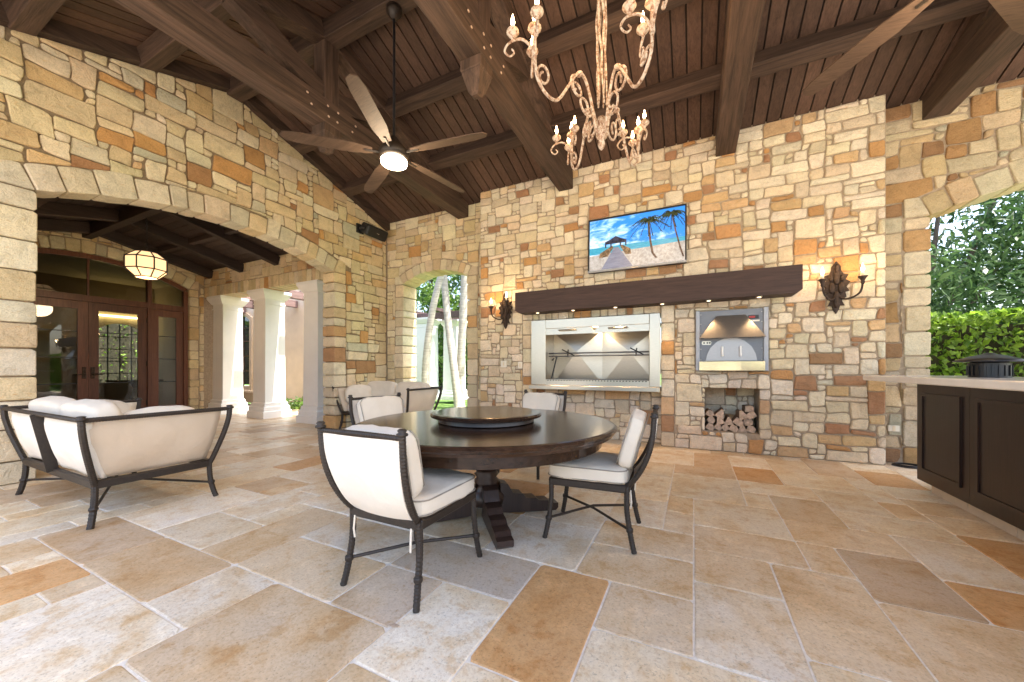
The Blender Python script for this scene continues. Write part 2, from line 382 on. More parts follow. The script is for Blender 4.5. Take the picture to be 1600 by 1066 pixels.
STONES = [((0.70, 0.58, 0.37), 38), ((0.74, 0.645, 0.455), 28), ((0.66, 0.525, 0.315), 14), ((0.62, 0.44, 0.235), 7), ((0.55, 0.31, 0.125), 5), ((0.42, 0.235, 0.115), 3), ((0.60, 0.55, 0.40), 4)]
def stone_col(rng, table=STONES):
    c = rng.choices([t[0] for t in table], [t[1] for t in table])[0]; k = rng.uniform(0.88, 1.1)
    return tuple(min(0.85, x * k * rng.uniform(0.97, 1.03)) for x in c)
SIZES = [((2, 2), 7), ((3, 2), 10), ((3, 3), 7), ((4, 2), 8), ((5, 2), 4), ((2, 3), 5), ((4, 3), 6), ((2, 1), 4), ((3, 1), 4), ((1, 1), 2), ((5, 3), 2), ((1, 2), 2), ((4, 4), 1), ((5, 1), 2)]
def pack(nu, nv, rng, sizes=SIZES):
    g = [[False] * nv for _ in range(nu)]; out = []
    for j in range(nv):
        for i in range(nu):
            if g[i][j]: continue
            for _ in range(6):
                w, h = rng.choices([t[0] for t in sizes], [t[1] for t in sizes])[0]
                w = min(w, nu - i); h = min(h, nv - j)
                ok = all(not g[a][b] for a in range(i, i + w) for b in range(j, j + h))
                if ok: break
            if not ok:
                w = 1
                while i + w < nu and w < 3 and not g[i + w][j]: w += 1
                h = 1
            for a in range(i, i + w):
                for b in range(j, j + h): g[a][b] = True
            out.append((i, j, w, h))
    return out
class Wall:
    """stone-faced wall; fn maps (u, v, depth) to the world, depth 0 is the mean stone face"""
    def __init__(s, name, fn, seed, label, cat='wall', mort=0.0075):
        s.fn = fn; s.rng = random.Random(seed); s.root = empty(name); tag(s.root, label, cat); s.items = []; s.openings = []; s.halfs = []; s.mort = mort
    def put(s, poly, d0=-0.03, d1=0.0, col=None, bev=0.009, cut=0.016, mort=None):
        rng = s.rng; m = s.mort if mort is None else mort
        p = inset(poly, m * rng.uniform(0.8, 1.25)); p = rounded(p, cut, rng)
        A = area(p)
        if len(p) < 3 or A < 0.0008: return
        s.items.append((p, d0, d1 + rng.uniform(-0.008, 0.010), col or stone_col(rng), bev, A))
    def field(s, u0, u1, v0, v1, cu, cv, table=STONES, sizes=SIZES, top=None, d=0.0):
        rng = s.rng; nu = round((u1 - u0) / cu); nv = round((v1 - v0) / cv)
        ju, jv = cu * 0.22, cv * 0.2; P = {}
        for i in range(nu + 1):
            for j in range(nv + 1):
                du = 0 if i in (0, nu) else rng.uniform(-ju, ju); dv = 0 if j in (0, nv) else rng.uniform(-jv, jv)
                P[i, j] = (u0 + (u1 - u0) * i / nu + du, v0 + (v1 - v0) * j / nv + dv)
        for i, j, w_, h_ in pack(nu, nv, rng, sizes):
            cr = [(i, j), (i + w_, j), (i + w_, j + h_), (i, j + h_)]; poly = []
            for q in range(4):
                (ia, ja), (ib, jb) = cr[q], cr[(q + 1) % 4]; st = max(abs(ib - ia), abs(jb - ja)); pa, pb = P[ia, ja], P[ib, jb]; poly.append(pa)
                if st >= 2:
                    k = rng.randint(1, st - 1); pm = P[ia + (ib - ia) * k // st, ja + (jb - ja) * k // st]; t = k / st
                    poly.append(((pa[0] + (pb[0] - pa[0]) * t) * .45 + pm[0] * .55, (pa[1] + (pb[1] - pa[1]) * t) * .45 + pm[1] * .55))
            if w_ * h_ >= 4 and rng.random() < 0.28:
                q = rng.randrange(len(poly)); a_, b_, c_2 = poly[q - 1], poly[q], poly[(q + 1) % len(poly)]; k1, k2 = rng.uniform(.12, .4), rng.uniform(.12, .4)
                poly[q:q + 1] = [(b_[0] + (a_[0] - b_[0]) * k1, b_[1] + (a_[1] - b_[1]) * k1), (b_[0] + (c_2[0] - b_[0]) * k2, b_[1] + (c_2[1] - b_[1]) * k2)]
            for hp in s.halfs:
                poly = clip(poly, *hp)
                if len(poly) < 3: break
            for op in s.openings:
                if len(poly) < 3: break
                poly = op(poly)
            if len(poly) < 3 or area(poly) < 0.0012: continue
            s.put(poly, col=stone_col(rng, table), d1=d)
    def finish(s, part_name='stone', limit=290):
        cp = Vector((0, 0, 1.14))
        def score(it):
            c = cent(it[0]); return -it[5] / max(1, (s.fn(c[0], c[1], 0) - cp).length_squared)
        s.items.sort(key=score); rest = MB()
        for k, (p, d0, d1, col, bev, A) in enumerate(s.items):
            b = rest if k >= limit else MB(); b.cur = col; n = len(p); c = cent(p); rng = s.rng
            p2 = inset(p, bev * 0.8); tu, tv = rng.uniform(-0.05, 0.05), rng.uniform(-0.05, 0.05)
            if area(p2) < 0.15 * A: p2 = [(c[0] + (q[0] - c[0]) * 0.7, c[1] + (q[1] - c[1]) * 0.7) for q in p]
            def dd(q): return (q[0] - c[0]) * tu + (q[1] - c[1]) * tv
            vs_ = [s.fn(q[0], q[1], d0) for q in p] + [s.fn(q[0], q[1], d1 - bev + dd(q)) for q in p] + [s.fn(q[0], q[1], d1 + dd(q) + rng.uniform(-0.003, 0.003)) for q in p2] + [s.fn(c[0], c[1], d1 + rng.uniform(-0.002, 0.008))]
            fs_ = []
            for i in range(n):
                j = (i + 1) % n
                fs_ += [(i, j, n + j, n + i), (n + i, n + j, 2 * n + j, 2 * n + i), (2 * n + i, 2 * n + j, 3 * n)]
            b.add(vs_, fs_)
            if k < limit: b.build(part_name, 'stone', s.root, recalc=False)
        if rest.v: tag(rest.build(part_name + '_infill', 'stone', s.root, recalc=False), kind='stuff')
    def body(s, outline, holes, d0, d1, mat='mortar', name='mortar_core'):
        loops = [outline] + holes; flat = []; fs = []
        for lp in loops: flat += lp
        n = len(flat)
        tris = geometry.tessellate_polygon([[Vector((u, v, 0)) for u, v in lp] for lp in loops])
        vs_ = [s.fn(u, v, d0) for u, v in flat] + [s.fn(u, v, d1) for u, v in flat]
        fs = [tuple(t) for t in tris] + [tuple(i + n for i in t) for t in tris]; o = 0
        for lp in loops:
            k = len(lp); fs += [(o + i, o + (i + 1) % k, n + o + (i + 1) % k, n + o + i) for i in range(k)]; o += k
        b = MB(); b.add(vs_, fs); return b.build(name, mat, s.root)
    def rect_opening(s, a, b, c, d):
        def op(poly):
            if max(q[0] for q in poly) <= a or min(q[0] for q in poly) >= b or max(q[1] for q in poly) <= c or min(q[1] for q in poly) >= d: return poly
            best = []
            for hp in ((a, 0, -1, 0), (b, 0, 1, 0), (0, c, 0, -1), (0, d, 0, 1)):
                q = clip(poly, *hp)
                if len(q) > 2 and (not best or area(q) > area(best)): best = q
            return best
        s.openings.append(op)
    def arch(s, a, b, spring, rise, ring, jamb, depth, jl=True, jr=True, vw=0.2, table=STONES, floor=0.0, proud=0.0):
        """arched opening: quoined jambs, ring of voussoirs, all as deep as the wall; returns the opening outline"""
        rng = s.rng; c = (a + b) / 2; h = (b - a) / 2; Rr = (h * h + rise * rise) / (2 * rise); cv = spring + rise - Rr
        th = math.asin(h / Rr); Ro = Rr + ring
        def op(poly):
            lo_u, hi_u = a - (jamb if jl else 0), b + (jamb if jr else 0)
            if max(q[0] for q in poly) <= lo_u or min(q[0] for q in poly) >= hi_u: return poly
            cc = cent(poly); dx, dv = cc[0] - c, cc[1] - cv; L = math.hypot(dx, dv)
            if min(math.hypot(q[0] - c, q[1] - cv) for q in poly) >= Ro and cc[1] > spring: return poly
            ang = max(-th, min(th, math.atan2(dx, dv))); nx, nv_ = math.sin(ang), math.cos(ang)
            best = []
            for hp in ((lo_u, 0, -1, 0), (hi_u, 0, 1, 0), (c + nx * Ro, cv + nv_ * Ro, nx, nv_)):
                q = clip(poly, *hp)
                if len(q) > 2 and (not best or area(q) > area(best)): best = q
            return best
        s.openings.append(op)
        t = -th
        while t < th - 1e-4:
            dt = vw * rng.uniform(0.6, 1.35) / Rr
            if th - t - dt < vw * 0.45 / Rr: dt = th - t
            ko = ring * rng.uniform(0.88, 1.06)
            pts = [(c + math.sin(x) * r_, cv + math.cos(x) * r_) for x, r_ in ((t, Rr), (t, Rr + ko), (t + dt / 2, Rr + ko + 0.01), (t + dt, Rr + ko), (t + dt, Rr), (t + dt / 2, Rr - rng.uniform(0, 0.012)))]
            s.put(list(reversed(pts)), d0=-depth, d1=proud, col=stone_col(rng, table), cut=0.012); t += dt
        for on, u_in, sg in ((jl, a, -1), (jr, b, 1)):
            if not on: continue
            xo, vo = c + sg * math.sin(th) * (Rr + ring), cv + math.cos(th) * (Rr + ring); xi = u_in + sg * jamb
            tri = [(u_in - sg * s.mort, spring), (xi, spring), (xi, vo), (xo, vo)]
            s.put(tri if sg > 0 else tri[::-1], d0=-depth, d1=proud, col=stone_col(rng, table), cut=0.012)
            z = floor
            while z < spring - 0.02:
                hh = rng.uniform(0.14, 0.32)
                if spring - z - hh < 0.12: hh = spring - z
                wj = jamb * rng.uniform(0.92, 1.04); e = sg * -s.mort - rng.uniform(-0.006, 0.006)
                u_out = u_in + sg * wj; lo, hi = min(u_in + e, u_out), max(u_in + e, u_out)
                s.put([(lo, z), (hi, z), (hi, z + hh), (lo, z + hh)], d0=-depth, d1=proud, col=stone_col(rng, table), cut=0.02); z += hh
        g_ = 0.035; prof = [(a - g_, floor)] + [(c + math.sin(-th + 2 * th * k / 16) * (Rr + g_) - (g_ if k == 0 else -g_ if k == 16 else 0), cv + math.cos(-th + 2 * th * k / 16) * (Rr + g_)) for k in range(17)] + [(b + g_, floor)]
        return prof, (c, cv, Rr, th)

XG, YB, YR, YM = -6.02, 5.835, 6.04, 3.05         # gable plane, chimney breast, recessed wall, ridge line
SL, ZE = 0.335, 4.31
def zc(y): return ZE + SL * (YR - YM) - SL * abs(y - YM)     # underside of the ceiling boards
fG = lambda u, v, d: Vector((XG + d, u, v))
fB = lambda u, v, d: Vector((u, YB - d, v))
fR = lambda u, v, d: Vector((u, YR - d, v))
INS = 0.019
# gable wall with the wide arch
JAMB = [((0.67, 0.57, 0.40), 40), ((0.70, 0.62, 0.46), 30), ((0.64, 0.50, 0.31), 16), ((0.57, 0.36, 0.17), 5), ((0.42, 0.25, 0.13), 3)]
W = Wall('gable_wall', fG, 11, 'tall gable stone wall pierced by the wide low arch to the porch')
GT = 0.31
prof, _ = W.arch(1.25, 4.73, 2.95, 0.32, 0.27, 0.27, GT, vw=0.24, table=JAMB)
rk = 0.165
W.halfs = [(0, YM and (zc(YM) - rk - 0.0), 0, -1)]
apex = zc(YM) - rk
L_ = math.hypot(1, SL)
W.halfs = [(YM, apex, -SL / L_, -1 / L_), (YM, apex, SL / L_, -1 / L_)]
W.field(-0.35, YR, 0.0, 5.2, 0.102, 0.086)
W.finish()
out = [(-0.35, 0.0)] + prof + [(YR + 0.4, 0), (YR + 0.4, zc(YR + 0.4) + 0.02), (YM, zc(YM) + 0.02), (-0.35, zc(-0.35) + 0.02)]
W.body(out, [], -INS - .006, -GT + INS, 'mortardark')
# chimney breast
W = Wall('chimney_breast', fB, 5, 'projecting stone chimney breast carrying the television and timber mantel')
GX0, GX1, GZ0, GZ1 = -2.477, -0.438, 0.80, 1.95
NX0, NX1, NZ0, NZ1 = 0.145, 0.775, 0.27, 0.865
OX0, OX1, OZ0, OZ1 = 0.024, 0.874, 1.11, 1.945
QW = 0.19
W.rect_opening(GX0 - QW, GX1 + QW, 0, GZ1 + 0.22); W.rect_opening(NX0, NX1, NZ0, NZ1); W.rect_opening(OX0, OX1, OZ0, OZ1)
PALE = [((0.76, 0.675, 0.525), 42), ((0.71, 0.61, 0.44), 28), ((0.66, 0.55, 0.39), 7), ((0.60, 0.42, 0.235), 7), ((0.53, 0.30, 0.13), 6.5), ((0.40, 0.225, 0.125), 5)]
SM = [(t[0], t[1]) for t in SIZES] + [((2, 2), 8), ((3, 2), 6), ((1, 1), 3)]
W.field(-3.52, 2.03, 0.0, zc(YB) - 0.005, 0.08, 0.066, PALE, SM)
for x0, sg in ((GX0, -1), (GX1, 1)):
    z = 0.0
    while z < GZ1 + 0.2:
        hh = min(W.rng.uniform(0.12, 0.27), GZ1 + 0.22 - z)
        if GZ1 + 0.22 - z - hh < 0.08: hh = GZ1 + 0.22 - z
        a, b = sorted((x0, x0 + sg * QW)); W.put([(a, z), (b, z), (b, z + hh), (a, z + hh)], d0=-0.2, col=stone_col(W.rng, PALE)); z += hh
x = GX0
while x < GX1 - 0.01:
    ww = min(W.rng.uniform(0.09, 0.19), GX1 - x)
    if GX1 - x - ww < 0.06: ww = GX1 - x
    W.put([(x, GZ1), (x + ww, GZ1), (x + ww, GZ1 + 0.22), (x, GZ1 + 0.22)], d0=-0.1, col=stone_col(W.rng, PALE)); x += ww
W.finish()
zt = zc(YB) + 0.02
W.body([(-3.52, 0), (GX0 - 0.01, 0), (GX0 - 0.01, GZ1 + 0.01), (GX1 + 0.01, GZ1 + 0.01), (GX1 + 0.01, 0), (2.03, 0), (2.03, zt), (-3.52, zt)],
       [[(NX0 - .01, NZ0 - .01), (NX1 + .01, NZ0 - .01), (NX1 + .01, NZ1 + .01), (NX0 - .01, NZ1 + .01)]], -INS, -0.6)
# stone behind the grill's knee space and inside the log niche belongs to the breast
fK = lambda u, v, d: Vector((u, YB + 0.2 - d, v))
BREAST = W.root
W2 = Wall('knee_panel', fK, 21, None, None); W2.root.parent = BREAST
W2.field(GX0 - 0.01, GX1 + 0.01, 0, GZ0 + 0.05, 0.08, 0.07, PALE, SM); W2.finish()
W2.body([(GX0 - .01, 0), (GX1 + .01, 0), (GX1 + .01, GZ0 + .04), (GX0 - .01, GZ0 + .04)], [], -INS, -0.1)
fN = lambda u, v, d: Vector((u, YB + 0.45 - d, v))
W3 = Wall('niche_back', fN, 22, None, None); W3.root.parent = BREAST
W3.field(NX0 - .01, NX1 + .01, NZ0 - .01, NZ1 + .01, 0.075, 0.07, PALE, SM); W3.finish()
W3.body([(NX0 - .01, NZ0 - .01), (NX1 + .01, NZ0 - .01), (NX1 + .01, NZ1 + .01), (NX0 - .01, NZ1 + .01)], [], -INS, -0.08)
# recessed wall left of the breast with the garden doorway
W = Wall('doorway_wall', fR, 7, 'recessed stone wall with the arched garden doorway in the corner')
prof, _ = W.arch(-5.55, -3.94, 2.93, 0.2, 0.22, 0.24, 0.42, vw=0.17, table=JAMB)
W.halfs = [(-6.0, 0, 1, 0)]
W.field(-6.02, -3.5, 0, zc(YR) - 0.005, 0.086, 0.075)
W.finish()
W.body([(XG - 0.4, 0), *prof, (-3.5, 0), (-3.5, zc(YR) + .02), (XG - 0.4, zc(YR) + .02)], [], -INS, -0.42 + INS)
# recessed wall right of the breast with the wide arch to the hedge
W = Wall('hedge_arch_wall', fR, 9, 'recessed stone wall whose wide arch frames the clipped hedge')
MUTED = [((0.58, 0.48, 0.32), 34), ((0.54, 0.46, 0.33), 22), ((0.50, 0.38, 0.22), 12), ((0.40, 0.24, 0.11), 9), ((0.33, 0.19, 0.10), 6), ((0.46, 0.43, 0.33), 8)]  # darker, duller stone tones for this wall
prof, _ = W.arch(2.49, 6.3, 2.93, 0.36, 0.26, 0.24, 0.42, vw=0.22, table=[(tuple(x_ * .88 for x_ in q_[0]), q_[1]) for q_ in JAMB])
W.field(2.03, 7.3, 0, zc(YR) - 0.005, 0.098, 0.084, MUTED)
W.finish()
W.body([(2.0, 0), *prof, (7.3, 0), (7.3, zc(YR) + .02), (2.0, zc(YR) + .02)], [], -INS, -0.42 + INS)
# porch: side wall on white columns, door wall
XD, YP = -11.3, 5.05
fD = lambda u, v, d: Vector((XD + d, u, v))
fP = lambda u, v, d: Vector((u, YP - d, v))
W = Wall('porch_side_wall', fP, 13, 'stone lintel wall resting on the white porch columns')
x = XD
while x < XG - GT - 0.02:
    ww = min(W.rng.uniform(0.1, 0.19), XG - GT - x); W.put([(x, 2.95), (x + ww, 2.95), (x + ww, 3.22), (x, 3.22)], d0=-0.42, col=stone_col(W.rng)); x += ww
W.field(XD, XG - GT, 3.22, 3.95, 0.095, 0.075); W.finish()
W.body([(XD, 2.96), (XG - GT, 2.96), (XG - GT, 3.98), (XD, 3.98)], [], -INS, -0.42 + INS)
W = Wall('entrance_wall', fD, 15, 'stone end wall of the porch around the arched mahogany doors')
prof, doorarc = W.arch(1.33, 4.74, 3.12, 0.42, 0.26, 0.2, 0.25, vw=0.2)
W.field(0.9, YP, 0, 4.0, 0.095, 0.08); W.finish()
W.body([(0.5, 0), *prof, (YP + .4, 0), (YP + .4, 4.3), (0.5, 4.3)], [], -INS, -0.25 + INS)
b = MB(); b.box(XD - 0.2, XG - GT, 0.55, 0.9, 0, 4.05); tag(b.build('porch_back_wall', 'plaster'), 'plain cream plaster wall closing the porch opposite its columns', 'wall')

# ---------------------------------------------------------------- floor
rng = random.Random(3)
U = 0.2; X0, Y0 = -15.0 + 3.6, -2.38
NU, NVV = round((6.4 - X0) / U), round((6.62 - Y0) / U)
grid = [[False] * NVV for _ in range(NU)]; slabs = []
def claim(i, j, w_, h_, col):
    for a in range(i, i + w_):
        for b_ in range(j, j + h_): grid[a][b_] = True
    slabs.append((i, j, w_, h_, col))
CREAM, TAN, ORANGE, GREY, BROWN = (0.77, 0.68, 0.545), (0.69, 0.565, 0.415), (0.60, 0.37, 0.185), (0.73, 0.665, 0.575), (0.52, 0.41, 0.305)
PALE_S = (0.81, 0.75, 0.655)
for x0, x1, y0, y1, c in ((-.8, -.4, 1.22, 2.02, ORANGE), (-.4, 0, 1.62, 2.02, TAN), (-.6, 0, 2.02, 2.42, TAN), (-.4, .4, 1.02, 1.62, CREAM), (0, .4, 2.22, 2.62, TAN), (0, .4, 1.62, 2.22, GREY),
                         (.4, .8, 1.82, 2.62, TAN), (.8, 1.2, 2.42, 3.02, BROWN), (-2.8, -2.0, .22, .82, PALE_S), (-2.0, -1.2, .62, 1.22, (0.60, 0.48, 0.35)), (-1.6, -1.2, 1.22, 1.62, (0.60, 0.5, 0.4)), (-1.2, -.8, 1.02, 1.62, PALE_S),
                         (-1.2, -.6, 2.02, 2.62, GREY), (-1.6, -.8, 1.62, 2.02, (0.55, 0.48, 0.41)), (-2.4, -1.6, 1.22, 1.62, TAN), (-3.2, -2.4, 0.82, 1.22, (.6, .47, .33)), (-2.4, -2.0, .82, 1.22, GREY), (-4.0, -3.2, .82, 1.22, (0.57, 0.45, 0.33)),
                         (0, .6, 2.62, 3.02, TAN), (.8, 1.6, 1.82, 2.42, TAN), (1.2, 1.8, 2.42, 2.82, ORANGE), (1.2, 1.6, 2.82, 3.42, GREY), (.6, 1.2, 3.02, 3.42, TAN)):
    claim(round((x0 - X0) / U), round((y0 - Y0) / U), round((x1 - x0) / U), round((y1 - y0) / U), c)
FS = [((2, 2), 5), ((3, 2), 8), ((2, 3), 6), ((3, 3), 4), ((4, 3), 3), ((3, 4), 3), ((4, 2), 5), ((2, 4), 4)]
FC = [(CREAM, 30), (TAN, 22), (ORANGE, 3), (GREY, 16), (BROWN, 1.5), (PALE_S, 12), ((0.60, 0.47, 0.34), 14)]
for j in range(NVV):
    for i in range(NU):
        if grid[i][j]: continue
        ok = False
        for _ in range(10):
            w_, h_ = rng.choices([t[0] for t in FS], [t[1] for t in FS])[0]
            if i + w_ <= NU and j + h_ <= NVV and all(not grid[a][b_] for a in range(i, i + w_) for b_ in range(j, j + h_)): ok = True; break
        if not ok:
            w_ = 1; h_ = 1
            while i + w_ < NU and w_ < 3 and not grid[i + w_][j]: w_ += 1
            while j + h_ < NVV and h_ < 2 and all(not grid[a][j + h_] for a in range(i, i + w_)): h_ += 1
        c = rng.choices([t[0] for t in FC], [t[1] for t in FC])[0]; k = rng.uniform(0.9, 1.08)
        claim(i, j, w_, h_, tuple(x_ * k for x_ in c))
b = MB(); b.box(X0 - 1.2, 6.4, Y0, 6.62, -0.12, -0.005)
floor = tag(b.build('floor', 'grout'), kind='structure')
slabs.sort(key=lambda t: (X0 + U * (t[0] + t[2] / 2)) ** 2 + (Y0 + U * (t[1] + t[3] / 2)) ** 2 - (6 if (X0 + U * t[0] < 2) and (Y0 + U * t[1] > 0) else 0))
rest = MB()
for k, (i, j, w_, h_, c) in enumerate(slabs):
    b = MB() if k < 300 else rest; b.cur = c; g = 0.0042
    x0, x1, y0, y1 = X0 + U * i + g, X0 + U * (i + w_) - g, Y0 + U * j + g, Y0 + U * (j + h_) - g
    pts = []
    for (xa, ya), (xb, yb) in (((x0, y0), (x1, y0)), ((x1, y0), (x1, y1)), ((x1, y1), (x0, y1)), ((x0, y1), (x0, y0))):
        for t in (0.03, 0.35, 0.68, 0.97):
            pts.append((xa + (xb - xa) * t + rng.uniform(-.002, .002), ya + (yb - ya) * t + rng.uniform(-.002, .002)))
    n = len(pts); zz = rng.uniform(-0.001, 0.001); q = inset(pts, 0.005)
    b.add([(u, v, -0.02) for u, v in pts] + [(u, v, zz - 0.003) for u, v in pts] + [(u, v, zz) for u, v in q],
          [(m_, (m_ + 1) % n, n + (m_ + 1) % n, n + m_) for m_ in range(n)] + [(n + m_, n + (m_ + 1) % n, 2 * n + (m_ + 1) % n, 2 * n + m_) for m_ in range(n)] + [tuple(range(2 * n, 3 * n))])
    if k < 300: b.build('floor_slab', 'slab', floor, recalc=False)
tag(rest.build('floor_slab_remainder', 'slab', floor, recalc=False), kind='stuff')
# ground outside
b = MB(); b.box(-80, 80, -60, 90, -0.6, -0.13); tag(b.build('lawn', 'grass'), kind='structure')
b = MB(); b.box(-30, 30, -30, Y0 - 0.01, -0.12, -0.012); b.box(6.41, 14, Y0 - 0.01, 6.0, -0.12, -0.012)
tag(b.build('pool_deck', 'deck'), kind='structure')  # unseen paving added outside to bounce light up to the ceiling
b = MB(); b.box(-20, -7.2, 6.63, 7.2, -0.12, -0.03); b.box(-20, X0 - 1.21, 5.6, 6.63, -0.12, -0.03); tag(b.build('planting_bed', 'soil'), kind='structure')

# ---------------------------------------------------------------- roof
roof = empty('timber_roof'); tag(roof, 'vaulted dark timber ceiling of tongue and groove boards on purlins', 'roof')
RX0, RX1 = XG - 0.05, 7.4
def slope_pt(x, y, off): return Vector((x, y, zc(y) + off))
for sgn in (1, -1):
    yo = YM + sgn * (YR + 0.35 - YM)
    x = RX0; k = 0
    while x < RX1:
        b = MB(); wd = 0.136; dz = rng.uniform(-0.003, 0.003)
        pts = [(x, YM + sgn * 0.005), (x + wd, YM + sgn * 0.005), (x + wd, yo), (x, yo)]
        lo = [Vector((p[0], p[1], zc(p[1]) + dz)) for p in pts]; hi = [p + Vector((0, 0, 0.02)) for p in lo]
        b.add(lo + hi, [(0, 1, 2, 3), (4, 7, 6, 5), (0, 4, 5, 1), (1, 5, 6, 2), (2, 6, 7, 3), (3, 7, 4, 0)])
        b.build('ceiling_board', 'plank', roof); x += 0.154
    b = MB(); pts = [(RX0 - 0.4, YM), (RX1, YM), (RX1, yo + sgn * 0.15), (RX0 - 0.4, yo + sgn * 0.15)]
    lo = [Vector((p[0], p[1], zc(p[1]) + 0.024)) for p in pts]; hi = [p + Vector((0, 0, 0.12)) for p in lo]
    b.add(lo + hi, [(0, 1, 2, 3), (4, 7, 6, 5), (0, 4, 5, 1), (1, 5, 6, 2), (2, 6, 7, 3), (3, 7, 4, 0)]); b.build('roof_deck', 'deckdark', roof)
    for yy in (1.0, 1.95):
        y_ = YM + sgn * yy; b = MB()
        nrm = Vector((0, sgn * SL, 1)).normalized()
        a_ = Vector((XG + 0.02, y_, zc(y_))) - nrm * 0.095; c_ = Vector((RX1, y_, zc(y_))) - nrm * 0.095
        b.beam(a_, c_, 0.18, 0.18, up=nrm); b.build('purlin', 'beamx', roof)
    # rake board along the gable
    b = MB(); yw = YR if sgn > 0 else -0.35
    pts = [(YM, zc(YM) - rk), (YM, zc(YM) - 0.002), (yw, zc(yw) - 0.002), (yw, zc(yw) - rk)]
    b.prism(pts if sgn < 0 else pts[::-1], fG, -0.02, 0.10); b.build('rake_board', 'beamy', roof)
b = MB(); b.box(XG + 0.02, RX1, YM - 0.1, YM + 0.1, zc(YM) - 0.25, zc(YM) - 0.02, None, 0.006); b.build('ridge_beam', 'beamx', roof)
b = MB(); b.box(RX0, RX1, -0.45, -0.25, zc(-0.25) - 0.32, zc(-0.25) - 0.05, None, 0.006); b.build('eave_beam', 'beamx', roof)
TRX = [(-4.02, 'timber roof truss beside the gable wall, its pendant hanging left of the ceiling fan'), (-1.88, 'timber roof truss between the ceiling fan and the scrolled chandelier'),
       (0.39, 'timber roof truss between the chandelier and the mantel sconce, landing over the pizza oven'), (2.53, 'timber roof truss landing on the recessed wall beside the hedge arch')]
TZ = 4.06
for k, (tx, lab) in enumerate(TRX):
    t = empty('roof_truss', (tx, YM, TZ)); tag(t, lab, 'truss', 'roof trusses')
    P = lambda y, z: (0, y, z - TZ)
    b = MB(); b.box(-.12, .12, -0.2 - YM, (YB if k in (1, 2) else YR) - 0.002 - YM + 0.0, 0, 0.28, None, 0.008); b.build('tie_beam', 'beamy', t)
    b = MB(); b.box(-.1, .1, -.1, .1, 0.281, zc(YM) - 0.26 - TZ, None, 0.008); b.build('king_post', 'beamz', t)
    b = MB(); b.lathe([(.112, -.002), (.112, -.09), (.10, -.10), (.105, -.11), (.055, -.28), (.03, -.30)][::-1], n=4, square=True); b.build('pendant', 'beamz', t)
    for sg in (1, -1):
        y1 = 2.55
        a_ = Vector((0, sg * 0.1, zc(YM + 0.1) - 0.115 - TZ)); c_ = Vector((0, sg * 2.72, zc(YM + 2.72) - 0.115 - TZ))
        b = MB(); b.beam(a_, c_, 0.19, 0.2); b.build('rafter', 'beamy', t)
        b = MB(); pts = smoothpath([(0, sg * 0.10, 0.36), (0, sg * 0.42, 0.46), (0, sg * 0.75, 0.60), (0, sg * 1.05, zc(YM + 1.05) - 0.2 - TZ)], 5)
        prev = []
        for i in range(len(pts)):
            tg = (pts[min(i + 1, len(pts) - 1)] - pts[max(0, i - 1)]).normalized(); nn = Vector((0, -tg.z, tg.y)) * 0.105
            prev += [pts[i] + nn + Vector((-.085, 0, 0)), pts[i] + nn + Vector((.085, 0, 0)), pts[i] - nn + Vector((.085, 0, 0)), pts[i] - nn + Vector((-.085, 0, 0))]
        m_ = len(pts)
        b.add(prev, [(4 * i + j, 4 * i + (j + 1) % 4, 4 * i + 4 + (j + 1) % 4, 4 * i + 4 + j) for i in range(m_ - 1) for j in range(4)] + [(0, 1, 2, 3), (4 * m_ - 4, 4 * m_ - 3, 4 * m_ - 2, 4 * m_ - 1)])
        b.build('brace', 'beamy', t)
        for yy, zz in ((0.06, .08), (.07, .2), (.28, .09), (.33, .19)):
            b = MB(); b.lathe([(.014, 0), (.012, .006), (.006, .009)], n=8)
            o = b.build('bolt', 'rust', t); o.rotation_euler = (0, R(90), 0); o.location = (.119, sg * yy, zz)

# porch ceiling
pr_ = empty('porch_roof'); tag(pr_, 'low dark boarded ceiling with rafters over the entrance porch', 'roof')
PY0, PY1, PYM = 0.9, YP, 3.0
def zp(y): return 4.10 - 0.235 * abs(y - PYM)
PX0, PX1 = XD - 0.02, XG - GT + 0.02
for sgn, yo in ((1, PY1), (-1, PY0)):
    y0_, n_ = PYM, 15
    for k in range(n_):
        ya = PYM + (yo - PYM) * k / n_; yb = PYM + (yo - PYM) * (k + 0.93) / n_
        b = MB(); lo = [Vector((x_, y_, zp(y_))) for x_, y_ in ((PX0, ya), (PX1, ya), (PX1, yb), (PX0, yb))]; hi = [p + Vector((0, 0, .02)) for p in lo]
        b.add(lo + hi, [(0, 1, 2, 3), (4, 7, 6, 5), (0, 4, 5, 1), (1, 5, 6, 2), (2, 6, 7, 3), (3, 7, 4, 0)]); b.build('ceiling_board', 'vplank', pr_)
    b = MB(); lo = [Vector((x_, y_, zp(y_) + .024)) for x_, y_ in ((PX0 - .3, PYM), (PX1, PYM), (PX1, yo + sgn * .4), (PX0 - .3, yo + sgn * .4))]; hi = [p + Vector((0, 0, .1)) for p in lo]
    b.add(lo + hi, [(0, 1, 2, 3), (4, 7, 6, 5), (0, 4, 5, 1), (1, 5, 6, 2), (2, 6, 7, 3), (3, 7, 4, 0)]); b.build('roof_deck', 'deckdark', pr_)
    for xx in (-10.95, -9.6, -8.25, -6.9):
        b = MB(); b.beam((xx, PYM + sgn * .06, zp(PYM + .06) - .11), (xx, yo, zp(yo) - .11), .14, .2); b.build('rafter', 'vplank', pr_)
    b = MB(); ym_ = (PYM + yo) / 2; b.beam((PX0, ym_, zp(ym_) - .05), (PX1, ym_, zp(ym_) - .05), .1, .1); b.build('purlin', 'vplank', pr_)
b = MB(); b.box(PX0, PX1, PYM - .07, PYM + .07, 3.84, 4.07, None, .005); b.build('ridge_beam', 'vplank', pr_)

